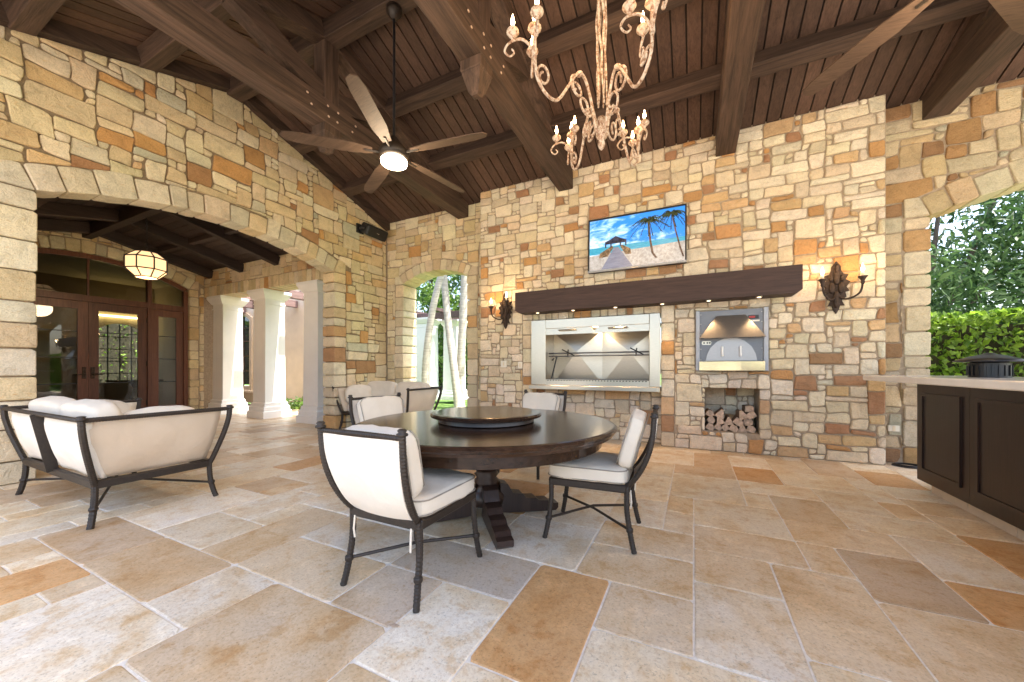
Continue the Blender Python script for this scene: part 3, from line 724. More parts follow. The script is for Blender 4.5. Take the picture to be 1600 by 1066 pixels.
# ---------------------------------------------------------------- white columns
def column(name, x, y, label, half=0.235, h=2.95, group='white square columns'):
    c = empty(name, (x, y, 0)); tag(c, label, 'column', group)
    MB().lathe([(half + .09, 0), (half + .09, .15), (half + .065, .165), (half + .065, .25), (half + .035, .28), (half + .03, .34), (half + .005, .36)], square=True).build('base', 'white', c)
    MB().lathe([(half, .361), (half * .94, h - .33)], square=True).build('shaft', 'white', c)
    MB().lathe([(half * .94 + .012, h - .329), (half * .94 + .012, h - .30), (half * .96, h - .298), (half * .96, h - .21), (half + .02, h - .19), (half + .07, h - .10), (half + .09, h - .06), (half + .09, h)], square=True).build('capital', 'white', c)
    return c
for x, lab in ((-7.2, 'white square column closest to the porch arch jamb'), (-9.0, 'white square column standing midway along the porch side'), (-10.75, 'white square column standing closest to the mahogany doors')):
    column('porch_column', x, YP + 0.27, lab)
column('pergola_column', -8.75, 10.75, 'white garden column under the pergola partly behind the leaning palm', .3, 2.95, 'white pergola columns in the garden')
column('pergola_column', -7.95, 11.35, 'white garden column under the pergola between the two palm trunks', .3, 2.9, 'white pergola columns in the garden')
pg = empty('garden_pergola', (-8.3, 11, 0)); tag(pg, 'brown timber pergola resting on the white garden columns', 'pergola')
for k in range(2): MB().beam((-6, -.3 + .7 * k, 3.03), (4.5, -.3 + .7 * k, 3.03), .14, .22).build('beam', 'pergola', pg)
for k in range(7): MB().beam((-4.5 + 1.2 * k, -1.0, 3.2), (-4.5 + 1.2 * k, 1.3, 3.2), .09, .12).build('rafter', 'pergola', pg)

# court wall with arched windows
cw = empty('stucco_house_wall', (-13.5, 7.2, 0)); tag(cw, 'cream stucco house wall with arched windows beyond the porch columns', 'wall')
def arcpoly(a, b, z0, sp, rise, n=10):
    c = (a + b) / 2; h = (b - a) / 2; Rr = (h * h + rise * rise) / (2 * rise); th = math.asin(h / Rr); cv = sp + rise - Rr
    return [(a, z0), (b, z0)] + [(c + math.sin(th - 2 * th * k / n) * Rr, cv + math.cos(th - 2 * th * k / n) * Rr) for k in range(n + 1)]
fC = lambda u, v, d: Vector((u, -d, v))
wins = [(-0.85, 0.3), (0.95, 1.85)]
Wt = Wall('x', lambda u, v, d: Vector((u, -d, v)), 1, 'x'); bpy.data.objects.remove(Wt.root); Wt.root = cw
Wt.body([(-6, 0), (4.3, 0), (4.3, 4.3), (-6, 4.3)], [arcpoly(a, b_, .55, 2.75, .2) for a, b_ in wins], 0, -.25, 'plaster', 'wall_panel')
for a, b_ in wins:
    wn = MB().prism(arcpoly(a + .05, b_ - .05, .6, 2.72, .19), fC, -.12, -.1).build('window', 'darkglass', cw)
    fr = arcpoly(a, b_, .55, 2.75, .2); ou = arcpoly(a - .12, b_ + .12, .43, 2.83, .23)
    Wt.root = wn; Wt.body(ou, [fr], .05, -.1, 'sillstone', 'surround'); Wt.root = cw
    for zz in (1.05, 1.55, 2.05, 2.5): MB().box(a, b_, .085, .1, zz, zz + .02).build('muntin', 'mahogany', wn)
    MB().box((a + b_) / 2 - .012, (a + b_) / 2 + .012, .08, .099, .55, 2.93).build('muntin', 'mahogany', wn)
    MB().box(a - .2, b_ + .2, -.16, 0.02, .33, .43, None, .02).build('sill', 'sillstone', wn)
cp_ = empty('court_pergola', (-9, 6.3, 0)); tag(cp_, 'purple brown pergola beams over the court behind the porch columns', 'pergola')
for k in range(6): MB().beam((-4.5 + 1.35 * k, -.8, 3.08), (-4.5 + 1.35 * k, .88, 3.08), .14, .2).build('beam', 'pergola', cp_)
MB().beam((-5, -.3, 3.24), (2.6, -.3, 3.24), .1, .12).build('batten', 'pergola', cp_)
MB().beam((-5, .4, 3.24), (2.6, .4, 3.24), .1, .12).build('batten', 'pergola', cp_)

# ---------------------------------------------------------------- entrance doors and room
de = empty('entrance_doors', (XD - 0.12, 3.035, 0)); tag(de, 'arched mahogany french doors with sidelights and transom in the porch', 'door')
OY = 3.035
fE = lambda u, v, d: Vector((d, u - OY, v))
c_, cv_, Rr_, th_ = doorarc
def arch_strip(r0, r1, d0, d1, y0, y1, name, mat):
    a0 = math.asin((y0 - c_) / Rr_); a1 = math.asin((y1 - c_) / Rr_); n = 12
    o = [(c_ + math.sin(a0 + (a1 - a0) * k / n) * r1, cv_ + math.cos(a0 + (a1 - a0) * k / n) * r1) for k in range(n + 1)]
    i_ = [(c_ + math.sin(a0 + (a1 - a0) * k / n) * r0, cv_ + math.cos(a0 + (a1 - a0) * k / n) * r0) for k in range(n, -1, -1)]
    return MB().prism((o + i_)[::-1], fE, d0, d1).build(name, mat, de)
arch_strip(Rr_ - .10, Rr_ - .004, -.06, .06, 1.35, 4.72, 'arched_head', 'mahogany')
def ztop(y): return cv_ + math.sqrt((Rr_ - .1) ** 2 - (y - c_) ** 2)
for y0, y1 in ((1.34, 1.42), (2.06, 2.13), (3.975, 4.045), (4.65, 4.73)):
    MB().box(-.06, .06, y0 - OY, y1 - OY, 0, ztop((y0 + y1) / 2) + (.04 if 2 < y0 < 4.2 else .02)).build('mullion', 'mahogany', de)
MB().box(-.055, .055, 1.421 - OY, 2.059 - OY, 2.54, 2.67).build('transom_rail', 'mahogany', de)
MB().box(-.055, .055, 2.131 - OY, 3.974 - OY, 2.54, 2.67).build('transom_rail', 'mahogany', de)
MB().box(-.055, .055, 4.046 - OY, 4.649 - OY, 2.54, 2.67).build('transom_rail', 'mahogany', de)
MB().box(-.02, .02, 3.03 - OY, 3.06 - OY, 2.671, ztop(3.05) + .01).build('transom_bar', 'mahogany', de)
for y0, y1 in ((1.42, 2.06), (2.13, 3.03), (3.06, 3.975), (4.045, 4.65)):
    n = 8; ys = [y1 + (y0 - y1) * k / n for k in range(n + 1)]
    MB().prism([(y0, 2.67), (y1, 2.67)] + [(y, ztop(y)) for y in ys], fE, -.004, .004).build('transom_pane', 'glass', de)
def leafdoor(y0, y1, handle, nm='door_leaf', stile=.15, top=.16):
    yc = (y0 + y1) / 2; b = MB()
    b.box(-.025, .025, y0 - OY, y0 + stile - OY, .01, 2.535); b.box(-.025, .025, y1 - stile - OY, y1 - OY, .01, 2.535)
    b.box(-.024, .024, y0 + stile - OY, y1 - stile - OY, .01, .26); b.box(-.024, .024, y0 + stile - OY, y1 - stile - OY, 2.535 - top, 2.534)
    o = b.build(nm, 'mahogany', de)
    MB().box(-.004, .004, y0 + stile - OY, y1 - stile - OY, .26, 2.535 - top).build('pane', 'glass', o)
    for zz in (.82, 1.36, 1.90): MB().box(.005, .014, y0 + stile - OY, y1 - stile - OY, zz, zz + .018).build('muntin', 'black', o)
    if handle:
        hy = (y1 - .06 if handle > 0 else y0 + .06) - OY
        b = MB(); b.box(.026, .04, hy - .03, hy + .03, .93, 1.17, None, .004); b.tube([(.03, hy, 1.02), (.09, hy, 1.02), (.095, hy - handle * .05, 1.02), (.095, hy - handle * .13, 1.015)], .012, 6); b.build('handle', 'iron', o)
    return o
leafdoor(2.135, 3.043, 1); leafdoor(3.047, 3.97, -1); leafdoor(1.425, 2.055, 0, 'sidelight', .13); leafdoor(4.05, 4.645, 0, 'sidelight', .13)
for zz in (.3, 1.2, 2.2): MB().box(.026, .05, 3.955 - OY, 3.972 - OY, zz, zz + .11).build('hinge', 'iron', de)
rm = empty('dim_room', (-13.3, 2.9, 0)); tag(rm, 'dim tan room seen through the mahogany doors with an arched far window', 'room')
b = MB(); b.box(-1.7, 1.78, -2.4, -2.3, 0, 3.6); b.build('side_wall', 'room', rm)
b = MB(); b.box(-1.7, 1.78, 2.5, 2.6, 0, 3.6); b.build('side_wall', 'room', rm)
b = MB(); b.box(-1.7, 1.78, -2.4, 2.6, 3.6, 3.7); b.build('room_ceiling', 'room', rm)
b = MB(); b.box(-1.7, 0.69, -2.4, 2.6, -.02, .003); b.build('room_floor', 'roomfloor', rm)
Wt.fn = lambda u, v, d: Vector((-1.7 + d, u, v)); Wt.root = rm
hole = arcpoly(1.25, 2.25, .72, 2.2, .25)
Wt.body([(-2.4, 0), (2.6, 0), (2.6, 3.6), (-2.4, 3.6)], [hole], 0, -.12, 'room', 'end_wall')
b = MB()
for yy in (1.5, 1.75, 2.0): b.box(-1.78, -1.75, yy - .012, yy + .012, .72, 2.42)
for zz in (1.0, 1.35, 1.7, 2.05): b.box(-1.779, -1.751, 1.25, 2.25, zz - .012, zz + .012)
b.build('window_grid', 'black', rm)
b = MB(); b.box(-1.68, -1.6, 1.1, 2.45, 2.62, 2.66); b.build('cove_strip', 'cove', rm)
tb = empty('console_table', (-13.9, 4.6, 0)); tag(tb, 'small dark pedestal console inside the room behind the doors', 'table')
MB().box(-.3, .3, -.5, .5, .78, .83).build('top', 'table', tb); MB().lathe([(.2, 0), (.2, .04), (.06, .1), (.1, .35), (.05, .6), (.12, .775)], n=14).build('pedestal', 'tableleg', tb)

# ---------------------------------------------------------------- lantern
ln = empty('hanging_lantern', (-8.62, 3.0, 2.96)); tag(ln, 'faceted glass lantern glowing on a chain under the porch ridge', 'lantern')
prf = [(.15, -.225), (.28, -.10), (.28, .10), (.15, .21)]
MB().lathe([(.02, -.226)] + prf + [(.02, .211)], n=8).build('glass_body', 'lantern', ln)
b = MB()
for j in range(8):
    a = 2 * math.pi * j / 8; b.tube([(r_ * 1.01 * math.cos(a), r_ * 1.01 * math.sin(a), z_) for r_, z_ in prf], .011, 5)
for r_, z_ in prf: b.tube([(r_ * 1.01 * math.cos(2 * math.pi * j / 8), r_ * 1.01 * math.sin(2 * math.pi * j / 8), z_) for j in range(9)], .011, 5)
b.build('frame', 'black', ln)
b = MB()
for k in range(14):
    z_ = .21 + k * .046; b.tube([((.014 * math.cos(t)) if k % 2 else 0, 0 if k % 2 else (.014 * math.cos(t)), z_ + .026 * math.sin(t)) for t in [x_ * math.pi / 4 for x_ in range(9)]], .004, 4)
b.build('chain', 'black', ln)
lamp('lantern_bulb', 'POINT', (0, 0, -.36), 9, (1, .7, .42), ln, .2)

# ---------------------------------------------------------------- ceiling fans
def fan(x, rot, label):
    f = empty('ceiling_fan', (x, YM, 0)); tag(f, label, 'fan', 'ceiling fans hung from the ridge'); zt = zc(YM) - .252
    MB().lathe([(.085, zt), (.08, zt - .05), (.03, zt - .12)][::-1], n=20).build('canopy', 'bronze', f, True)
    MB().tube([(0, 0, zt - .1), (0, 0, 3.6)], .014, 10).build('downrod', 'black', f)
    MB().lathe([(.05, 3.42), (.15, 3.43), (.16, 3.5), (.10, 3.57), (.03, 3.66)], n=24).build('motor_housing', 'bronze', f, True)
    MB().lathe([(.09, 3.35), (.135, 3.365), (.14, 3.40), (.12, 3.419)], n=24).build('lamp_disc', 'fanlight', f, True)
    for k in range(5):
        a = rot + 2 * math.pi * k / 5; b = MB(); mt = Matrix.Rotation(a, 4, 'Z')
        b.tube([mt @ Vector((.12, 0, 3.47)), mt @ Vector((.3, 0, 3.475))], .014, 6); o = b.build('blade_arm', 'bronze', f)
        pts = [(.22, -.045), (.45, -.075), (.95, -.07), (1.06, -.05), (1.09, 0), (1.06, .05), (.95, .07), (.45, .075), (.22, .045)]
        tl = Matrix.Rotation(R(11), 4, 'X')
        MB().prism(pts, lambda u, v, d: mt @ (tl @ Vector((u, v, d)) + Vector((0, 0, 3.48))), -.005, .005).build('blade', 'blade', f)
    lamp('fan_bulb', 'POINT', (0, 0, 3.27), 8, (1, .78, .52), f, .12)
    return f
fan(-2.93, R(8), 'brown ceiling fan with a lit round lamp on a long downrod beside the gable')
fan(1.46, R(52), 'brown ceiling fan over the counter near the hedge arch')

# ---------------------------------------------------------------- candles, chandelier, sconces
def candle(b_cup, loc, parent, s=1.0, cupmat='rust', energy=0):
    x, y, z = loc
    cup = MB().lathe([(.012 * s, -.02 * s), (.02 * s, 0), (.036 * s, .012 * s), (.05 * s, .032 * s), (.046 * s, .045 * s), (.03 * s, .052 * s), (.02 * s, .04 * s)], loc, 14).build('candle_cup', cupmat, parent, True)
    MB().lathe([(.013 * s, .04 * s), (.013 * s, .085 * s)], loc, 10).build('candle', 'candle', cup, True)
    MB().lathe([(.006 * s, .085 * s), (.014 * s, .098 * s), (.0165 * s, .115 * s), (.009 * s, .145 * s), (.0015 * s, .175 * s)], loc, 10).build('flame_bulb', 'flame', cup, True)
    if energy: lamp('candle_light', 'POINT', (x, y, z + .17 * s), energy, (1, .62, .3), parent, .03)
fw_, rt_ = Vector((-math.sin(YAW), math.cos(YAW), 0)), Vector((math.cos(YAW), math.sin(YAW), 0))
ch = empty('chandelier', (-0.68, 3.05, 0)); tag(ch, 'weathered white scrollwork chandelier with lit candle bulbs', 'chandelier')
zr = zc(YM) - .252
MB().tube([(0, 0, zr), (0, 0, 4.6)], .012, 8).build('hanging_rod', 'rust', ch)
MB().lathe([(.07, zr), (.065, zr - .03), (.02, zr - .07)][::-1], n=16).build('canopy', 'rust', ch, True)
rng = random.Random(8)
for k in range(6):
    a = k * math.pi / 3; r0 = .035
    pts = [(r0 * math.cos(a + .25 * j) + rng.uniform(-.008, .008), r0 * math.sin(a + .25 * j) + rng.uniform(-.008, .008), 4.65 - j * .135) for j in range(11)]
    MB().tube(smoothpath(pts, 3), [.0125 - .0002 * q for q in range(31)], 6).build('twisted_stem', 'rust', ch)
def spiral(c, r0, r1, a0, turns, n=22):
    return [(c[0] + (r0 + (r1 - r0) * k / n) * math.cos(a0 + turns * 2 * math.pi * k / n), c[1] + (r0 + (r1 - r0) * k / n) * math.sin(a0 + turns * 2 * math.pi * k / n)) for k in range(n + 1)]
def arm(dv, rad, nm):
    d = dv.normalized(); side = Vector((-d.y, d.x, 0))
    P3 = lambda q, s=0.0: d * q[0] + side * s + Vector((0, 0, q[1]))
    # big S arm from the stem foot, out, and up to the candle cluster
    S = rad
    k_ = S / .7
    main = [(.03, 3.16), (.04, 3.06), (.08, 3.10), (.13, 3.28), (.20, 3.41), (.28, 3.40), (.38, 3.25), (.49, 3.09), (.60, 3.08), (.68, 3.16), (.70, 3.28)]
    main = [(a * k_, b_) for a, b_ in main]
    o = MB().tube([P3(q) for q in [tuple(p) for p in smoothpath([(a, b_, 0) for a, b_ in main], 6)]], .0115, 7).build('scroll_arm', 'rust', ch, True)
    for c, r0, r1, a0, tn, tk in (((.29, 3.29), .085, .026, 1.3, -1.4, .0095), ((.19, 3.20), .095, .03, 2.4, 1.4, .0095), ((.62, 3.19), .07, .022, -.6, 1.3, .009)):
        sp = spiral((c[0] * S / .7, c[1]), r0, r1, a0, tn); MB().tube([P3(q, .012 * math.sin(i * .3)) for i, q in enumerate(sp)], tk, 6).build('scroll', 'rust', o, True)
    MB().lathe([(.012, -.02), (.026, -.008), (.026, .008), (.012, .02)], tuple(P3((.26 * S / .7, 3.41))), 10).build('collar', 'rust', o)
    base = P3((S, 3.28))
    for kk in range(4):
        aa = kk * math.pi / 2 + .5; dd = Vector((math.cos(aa), math.sin(aa), 0)); rr_ = .17
        if kk == 0:
            loc = base + Vector((0, 0, .16)); MB().tube([base, base + Vector((0, 0, .16))], [.018, .012], 7).build('candle_stem', 'rust', o)
            candle(None, tuple(loc), o, 0.95); continue
        pts = smoothpath([base, base + dd * .03 + Vector((0, 0, .07)), base + dd * .09 + Vector((0, 0, .115)), base + dd * rr_ + Vector((0, 0, .09)), base + dd * (rr_ + .035) + Vector((0, 0, .03)), base + dd * rr_ + Vector((0, 0, -.005)), base + dd * (rr_ - .03) + Vector((0, 0, .02)), base + dd * (rr_ - .012) + Vector((0, 0, .045))], 5)
        MB().tube(pts, [.0105 - .005 * q / len(pts) for q in range(len(pts))], 6).build('candle_branch', 'rust', o, True)
        candle(None, tuple(base + dd * (rr_ - .02) + Vector((0, 0, .13))), o, 0.88)
    lamp('cluster_light', 'POINT', tuple(base + Vector((0, 0, .42))), 2.5, (1, .66, .34), ch, .1)
for lat, dep in ((-.58, -.50), (.16, -.68), (.50, .58), (-.14, .66)):
    v_ = rt_ * lat + fw_ * dep; arm(v_, v_.length, 'arm')
MB().lathe([(.004, 2.93), (.02, 2.95), (.03, 2.98), (.02, 3.02), (.045, 3.06), (.04, 3.12), (.03, 3.2)], n=14).build('finial', 'rust', ch, True)

def sconce(x, z, label, arms=((-.20, .05), (.17, .13))):
    s = empty('wall_sconce', (x, YB - .02, z)); tag(s, label, 'sconce', 'sconces flanking the mantel')
    half = [(0, -.33), (.035, -.28), (.05, -.23), (.11, -.235), (.085, -.2), (.07, -.17), (.13, -.13), (.115, -.07), (.17, -.06), (.13, -.01), (.18, .05), (.12, .08), (.16, .14), (.09, .15), (.06, .2), (.055, .25), (0, .31)]
    half = [(u * .74, v) for u, v in half]; poly = half + [(-u, v) for u, v in reversed(half[1:-1])]
    MB().prism(poly, lambda u, v, d: Vector((u, -d, v)), -.01, .025).build('backplate', 'iron', s)
    for k, (u, v, w_, h_) in enumerate(((0, -.16, .05, .12), (-.06, -.02, .05, .08), (.06, -.02, .05, .08), (0, .1, .05, .1), (-.07, .1, .035, .05), (.07, .1, .035, .05), (0, .22, .03, .06))):
        MB().cushion((u * .75, -.035, v), (w_ * 1.25, .05, h_ * 1.7), 2.2, 5).build('leaf_boss', 'iron', s, True)
    for ax, az in arms:
        out_ = -.17
        pts = smoothpath([(0, -.03, -.1), (ax * .35, -.09, -.17), (ax * .85, out_, -.12), (ax, out_, 0), (ax, out_, az)], 6)
        MB().tube(pts, .011, 7).build('sconce_arm', 'iron', s, True)
        c = (ax, out_, az)
        cup = MB().lathe([(.012, -.02), (.02, .0), (.017, .02), (.028, .045), (.048, .07), (.044, .074)], c, 12).build('candle_cup', 'iron', s, True)
        MB().lathe([(.015, .07), (.015, .13)], c, 10).build('candle', 'candle', cup, True)
        MB().lathe([(.006, .13), (.015, .143), (.016, .158), (.008, .195), (.002, .22)], c, 10).build('flame_bulb', 'flame', cup, True)
        lamp('sconce_light', 'POINT', (ax, out_ - .02, az + .20), .75, (1, .62, .3), s, .03)
    return s
sconce(-2.98, 2.17, 'wrought iron two candle sconce beside the garden doorway end of the mantel', ((-.20, -.02), (.10, .06)))
sconce(1.56, 2.14, 'wrought iron two candle sconce beside the hedge arch end of the mantel', ((-.17, .0), (.20, .0)))

# ---------------------------------------------------------------- mantel
mt_ = empty('mantel_beam', (0, YB, 2.06)); tag(mt_, 'long dark timber mantel beam with small downlights over the grill', 'mantel')
b = MB(); prof = [(-2.67, .04), (-2.61, 0), (1.12, 0), (1.18, .04), (1.18, .34), (-2.67, .34)]
b.prism(prof, lambda u, v, d: Vector((u, -d, v)), -.008, .285); b.build('beam', 'mantel', mt_)
for x in (-2.3, -1.7, -1.05, -.4, .18, .75):
    o = MB().lathe([(.035, -.010), (.035, .002)], (x, -.2, 0), 14).build('downlight', 'steel', mt_)
    MB().lathe([(.022, -.013), (.022, -.0105)], (x, -.2, 0), 12).build('lens', 'spotlens', o)
    lamp('downlight_beam', 'SPOT', (x, -.2, -.03), 5.0 if x < 0 else 2.2, (1, .60, .28), mt_, .03, (R(-4), 0, 0), R(75))

# ---------------------------------------------------------------- television
tv = empty('television', (-.79, YB - .06, 3.05)); tag(tv, 'flat television showing a beach pier and palms above the mantel', 'television')
tv.rotation_euler = (R(-3), 0, 0)
MB().box(-.70, .70, -.01, .04, -.42, .42, None, .006).build('housing', 'black', tv)
MB().box(-.70, .70, -.030, -.0101, .40, .42).build('bezel', 'black', tv); MB().box(-.70, -.68, -.030, -.0101, -.39, .3999).build('bezel', 'black', tv); MB().box(.68, .70, -.030, -.0101, -.39, .3999).build('bezel', 'black', tv)
MB().box(-.70, .70, -.034, -.0101, -.42, -.3901).build('bezel', 'greytrim', tv)
MB().box(-.05, .05, -.036, -.0341, -.415, -.405).build('maker_mark', 'steel', tv)
def tvmat(name, c1, c2, scale, lo=.4, hi=.6, mscale=(1, 1, 1), s=1.05):
    m, n, l, p = newmat(name); f = noise(n, l, pos(n, l, mscale), scale, 5, .6, .4); r = ramp(n, [(lo, c1), (hi, c2)]); l.new(f, r.inputs[0])
    p.inputs['Base Color'].default_value = (.01, .01, .01, 1); p.inputs['Roughness'].default_value = .25
    l.new(r.outputs[0], p.inputs['Emission Color']); p.inputs['Emission Strength'].default_value = s * .27; return m
def tvsky():
    m, n, l, p = newmat('screen_sky'); v = pos(n, l); sx = n.new('ShaderNodeSeparateXYZ'); l.new(v, sx.inputs[0])
    f = noise(n, l, pos(n, l, (1, 1, 2.2)), 4.2, 8, .62, .5)
    def mth(op, a, b_):
        q = n.new('ShaderNodeMath'); q.operation = op
        for k, x_ in enumerate((a, b_)):
            if isinstance(x_, (int, float)): q.inputs[k].default_value = x_
            else: l.new(x_, q.inputs[k])
        return q.outputs[0]
    g = mth('ADD', f, mth('MULTIPLY', mth('ADD', sx.outputs[0], mth('MULTIPLY', sx.outputs[2], 1.2)), -.16))
    r = ramp(n, [(.46, (.045, .30, .90)), (.56, (.35, .66, .98)), (.70, (.95, .98, 1))]); l.new(g, r.inputs[0])
    p.inputs['Base Color'].default_value = (.01, .01, .01, 1); p.inputs['Roughness'].default_value = .2
    l.new(r.outputs[0], p.inputs['Emission Color']); p.inputs['Emission Strength'].default_value = .27; return m
T = [tvsky(), tvmat('screen_sea', (.02, .27, .42), (.10, .45, .55), 9, .3, .7, (1, 1, 8)), tvmat('screen_sand', (.36, .30, .25), (.62, .56, .50), 26, .3, .7),
     tvmat('screen_boards', (.20, .19, .24), (.30, .29, .34), 40, .3, .7, (.2, 1, 1)), tvmat('screen_hut', (.012, .012, .02), (.05, .05, .08), 20), tvmat('screen_trunk', (.05, .025, .02), (.16, .09, .06), 30), tvmat('screen_fronds', (.006, .012, .004), (.05, .06, .02), 24),
     tvmat('screen_rail', (.10, .06, .03), (.34, .20, .10), 30), tvmat('screen_white', (.85, .9, .95), (1, 1, 1), 8)]
b = MB(); lay = [0]
def flat(poly, m_):
    lay[0] += 1; b.m = m_; yy = -.0102 - .0002 * lay[0]; n = len(poly)
    tris = geometry.tessellate_polygon([[Vector((u, v, 0)) for u, v in poly]])
    b.add([(u, yy, v) for u, v in poly], [t for t in tris])
L, Rr2, Bt, Tp = -.68, .68, -.39, .40
flat([(L, Bt), (Rr2, Bt), (Rr2, Tp), (L, Tp)], 0)
flat([(L, -.14), (Rr2, -.14), (Rr2, -.035), (L, -.035)], 1)
flat([(L, Bt), (Rr2, Bt), (Rr2, -.10), (.2, -.12), (-.2, -.13), (L, -.155)], 2)
flat([(-.5, Bt), (-.02, Bt), (-.24, -.06), (-.30, -.06)], 3)
flat([(-.53, -.2), (-.40, -.19), (-.31, -.06), (-.33, -.03), (-.52, -.13)], 7); flat([(-.21, -.06), (-.19, -.03), (-.06, -.11), (-.05, -.19), (-.13, -.19)], 7)
flat([(-.44, .04), (-.12, .04), (-.12, -.05), (-.14, -.05), (-.14, 0), (-.20, 0), (-.20, -.05), (-.22, -.05), (-.22, 0), (-.34, 0), (-.34, -.05), (-.36, -.05), (-.36, 0), (-.42, 0), (-.42, -.05), (-.44, -.05)], 4)
flat([(-.45, .035), (-.36, .07), (-.28, .115), (-.20, .07), (-.11, .035)], 4)
def trunk(pts, w0, w1, m_=5):
    a = []; c2 = []
    for i, (u, v) in enumerate(pts):
        w_ = w0 + (w1 - w0) * i / (len(pts) - 1); a.append((u - w_, v)); c2.append((u + w_, v))
    flat(a + c2[::-1], m_)
trunk([(.30, -.30), (.25, -.22), (.22, -.05), (.195, .2), (.19, .3)], .016, .013); trunk([(.66, -.33), (.62, -.2), (.56, .05), (.505, .32)], .012, .009)
r2 = random.Random(4)
for cx_, cz_, ln_ in ((.19, .29, .30), (.505, .33, .24)):
    for k in range(15):
        a = k * 2 * math.pi / 15 + r2.uniform(-.15, .15); l2 = ln_ * r2.uniform(.75, 1.1); sp_ = []
        for j in range(9):
            t = j / 8; sp_.append((cx_ + l2 * t * math.cos(a), cz_ + l2 * .5 * t * math.sin(a) + .05 * t - .16 * t * t))
        for j in range(1, 9):
            (u0, v0), (u1, v1) = sp_[j - 1], sp_[j]; w_ = .085 * (1 - .6 * j / 9)
            for s4 in (-1, 1):
                q = [(u0, v0), (u1, v1), (u1 + (u1 - u0) * 1.2 + s4 * .012, v1 - w_ * r2.uniform(.5, 1.2) + (s4 > 0) * .012)]
                q = [(max(L + .001, min(Rr2 - .001, u)), min(Tp - .001, v)) for u, v in q]
                lay[0] -= .97; flat(q, 6)
b.build('screen', T, tv, recalc=False)

# ---------------------------------------------------------------- stainless grill
gr = empty('built_in_grill', ((GX0 + GX1) / 2, YB, GZ0)); tag(gr, 'wide stainless built in grill with rotisserie spits under the mantel', 'grill')
hw, gh = (GX1 - GX0) / 2, GZ1 - GZ0
IX0, IX1, IZ0, IZ1 = -.76, .87, .16, .90
b = MB(); b.box(-hw, IX0, -.06, .0, 0.07, gh, None, .006); b.build('side_post', 'steel', gr)
b = MB(); b.box(IX1, hw, -.06, .0, 0.07, gh, None, .006); b.build('side_post', 'steel', gr)
b = MB(); b.box(IX0 + .001, IX1 - .001, -.055, .02, IZ1 + .1, gh - .002, None, .005); b.build('hood_header', 'steel', gr)
hd = MB().prism([(IX0, IZ1), (IX1, IZ1), (IX1, IZ1 + .1), (.12, IZ1 + .1), (.05, IZ1 + .03), (-.01, IZ1 + .1), (IX0, IZ1 + .1)], lambda u, v, d: Vector((u, -d, v)), .01, .04).build('sliding_hood', 'steel', gr)
for xx in (-.38, .42): MB().tube([(xx - .14, -.04, IZ1 + .06), (xx - .14, -.09, IZ1 + .065), (xx + .14, -.09, IZ1 + .065), (xx + .14, -.04, IZ1 + .06)], .011, 8).build('hood_handle', 'steel', hd)
b = MB(); b.box(-hw, hw, -.16, .02, 0, .069, None, .006); b.build('ledge', 'steel', gr)
b = MB(); b.box(IX0, IX1, -.05, -.02, .07, IZ0); b.build('front_fascia', 'steel', gr)
for k in range(34): MB().box(IX0 + .03 + k * .0467, IX0 + .055 + k * .0467, -.052, -.0501, IZ0 - .02, IZ0 - .006).build('vent_slot', 'black', gr)
b = MB(); b.box(-hw, hw, .0, .58, .02, .07); b.build('firebox_floor', 'steelback', gr)
b = MB(); b.box(-hw + .02, hw - .02, .0, .56, gh - .15, gh - .1); b.build('firebox_roof', 'steelback', gr)
for xx in (IX0 - .08, IX1 + .03): MB().box(xx, xx + .03, .001, .56, .08, gh - .16).build('firebox_side', 'steelback', gr)
D = .52
b = MB(); xm = (IX0 + IX1) / 2; q = (xm - IX0) + .06
for cx_, sg in ((xm - q / 2, -1), (xm + q / 2, 1)):
    z0_, z1_ = .08, gh - .16; x0_, x1_ = cx_ - q / 2, cx_ + q / 2; ap = (cx_, D - .06, (z0_ + z1_) / 2 + .10)
    vs_ = [(x0_, D, z0_), (x1_, D, z0_), (x1_, D, z1_), (x0_, D, z1_), ap]
    bb = MB(); bb.add(vs_, [(0, 1, 4), (1, 2, 4), (2, 3, 4), (3, 0, 4)]); bb.build('pyramid_back_panel', 'steelback', gr)
for zz, rr_ in ((.60, .012), (.55, .009)):
    MB().tube([(IX0 - .04, .22, zz), (IX1 + .03, .22, zz)], rr_, 8).build('spit', 'gunmetal', gr)
for xx in (-.45, .66):
    b = MB(); b.tube([(xx - .09, .14, .66), (xx + .09, .26, .56)], .01, 6); b.tube([(xx, .2, .66), (xx - .02, .24, .54)], .01, 6); b.build('spit_fork', 'black', gr)
b = MB(); b.tube([(IX0 + .02, .18, .17), (IX0 + .1, .24, .56), (IX0 + .02, .2, .48)], .012, 6); b.build('spit_bracket', 'black', gr)
b = MB()
for k in range(5): b.tube([(IX0, .08 + k * .09, .15), (IX1, .08 + k * .09, .15)], .006, 5)
for k in range(40): b.tube([(IX0 + .02 + k * .041, .03, .158), (IX0 + .02 + k * .041, .5, .158)], .004, 4)
tag(b.build('grate', 'gunmetal', gr), kind='stuff')
lamp('grill_lamp', 'POINT', (xm, .16, gh - .22), 1.0, (1, .78, .5), gr, .1)

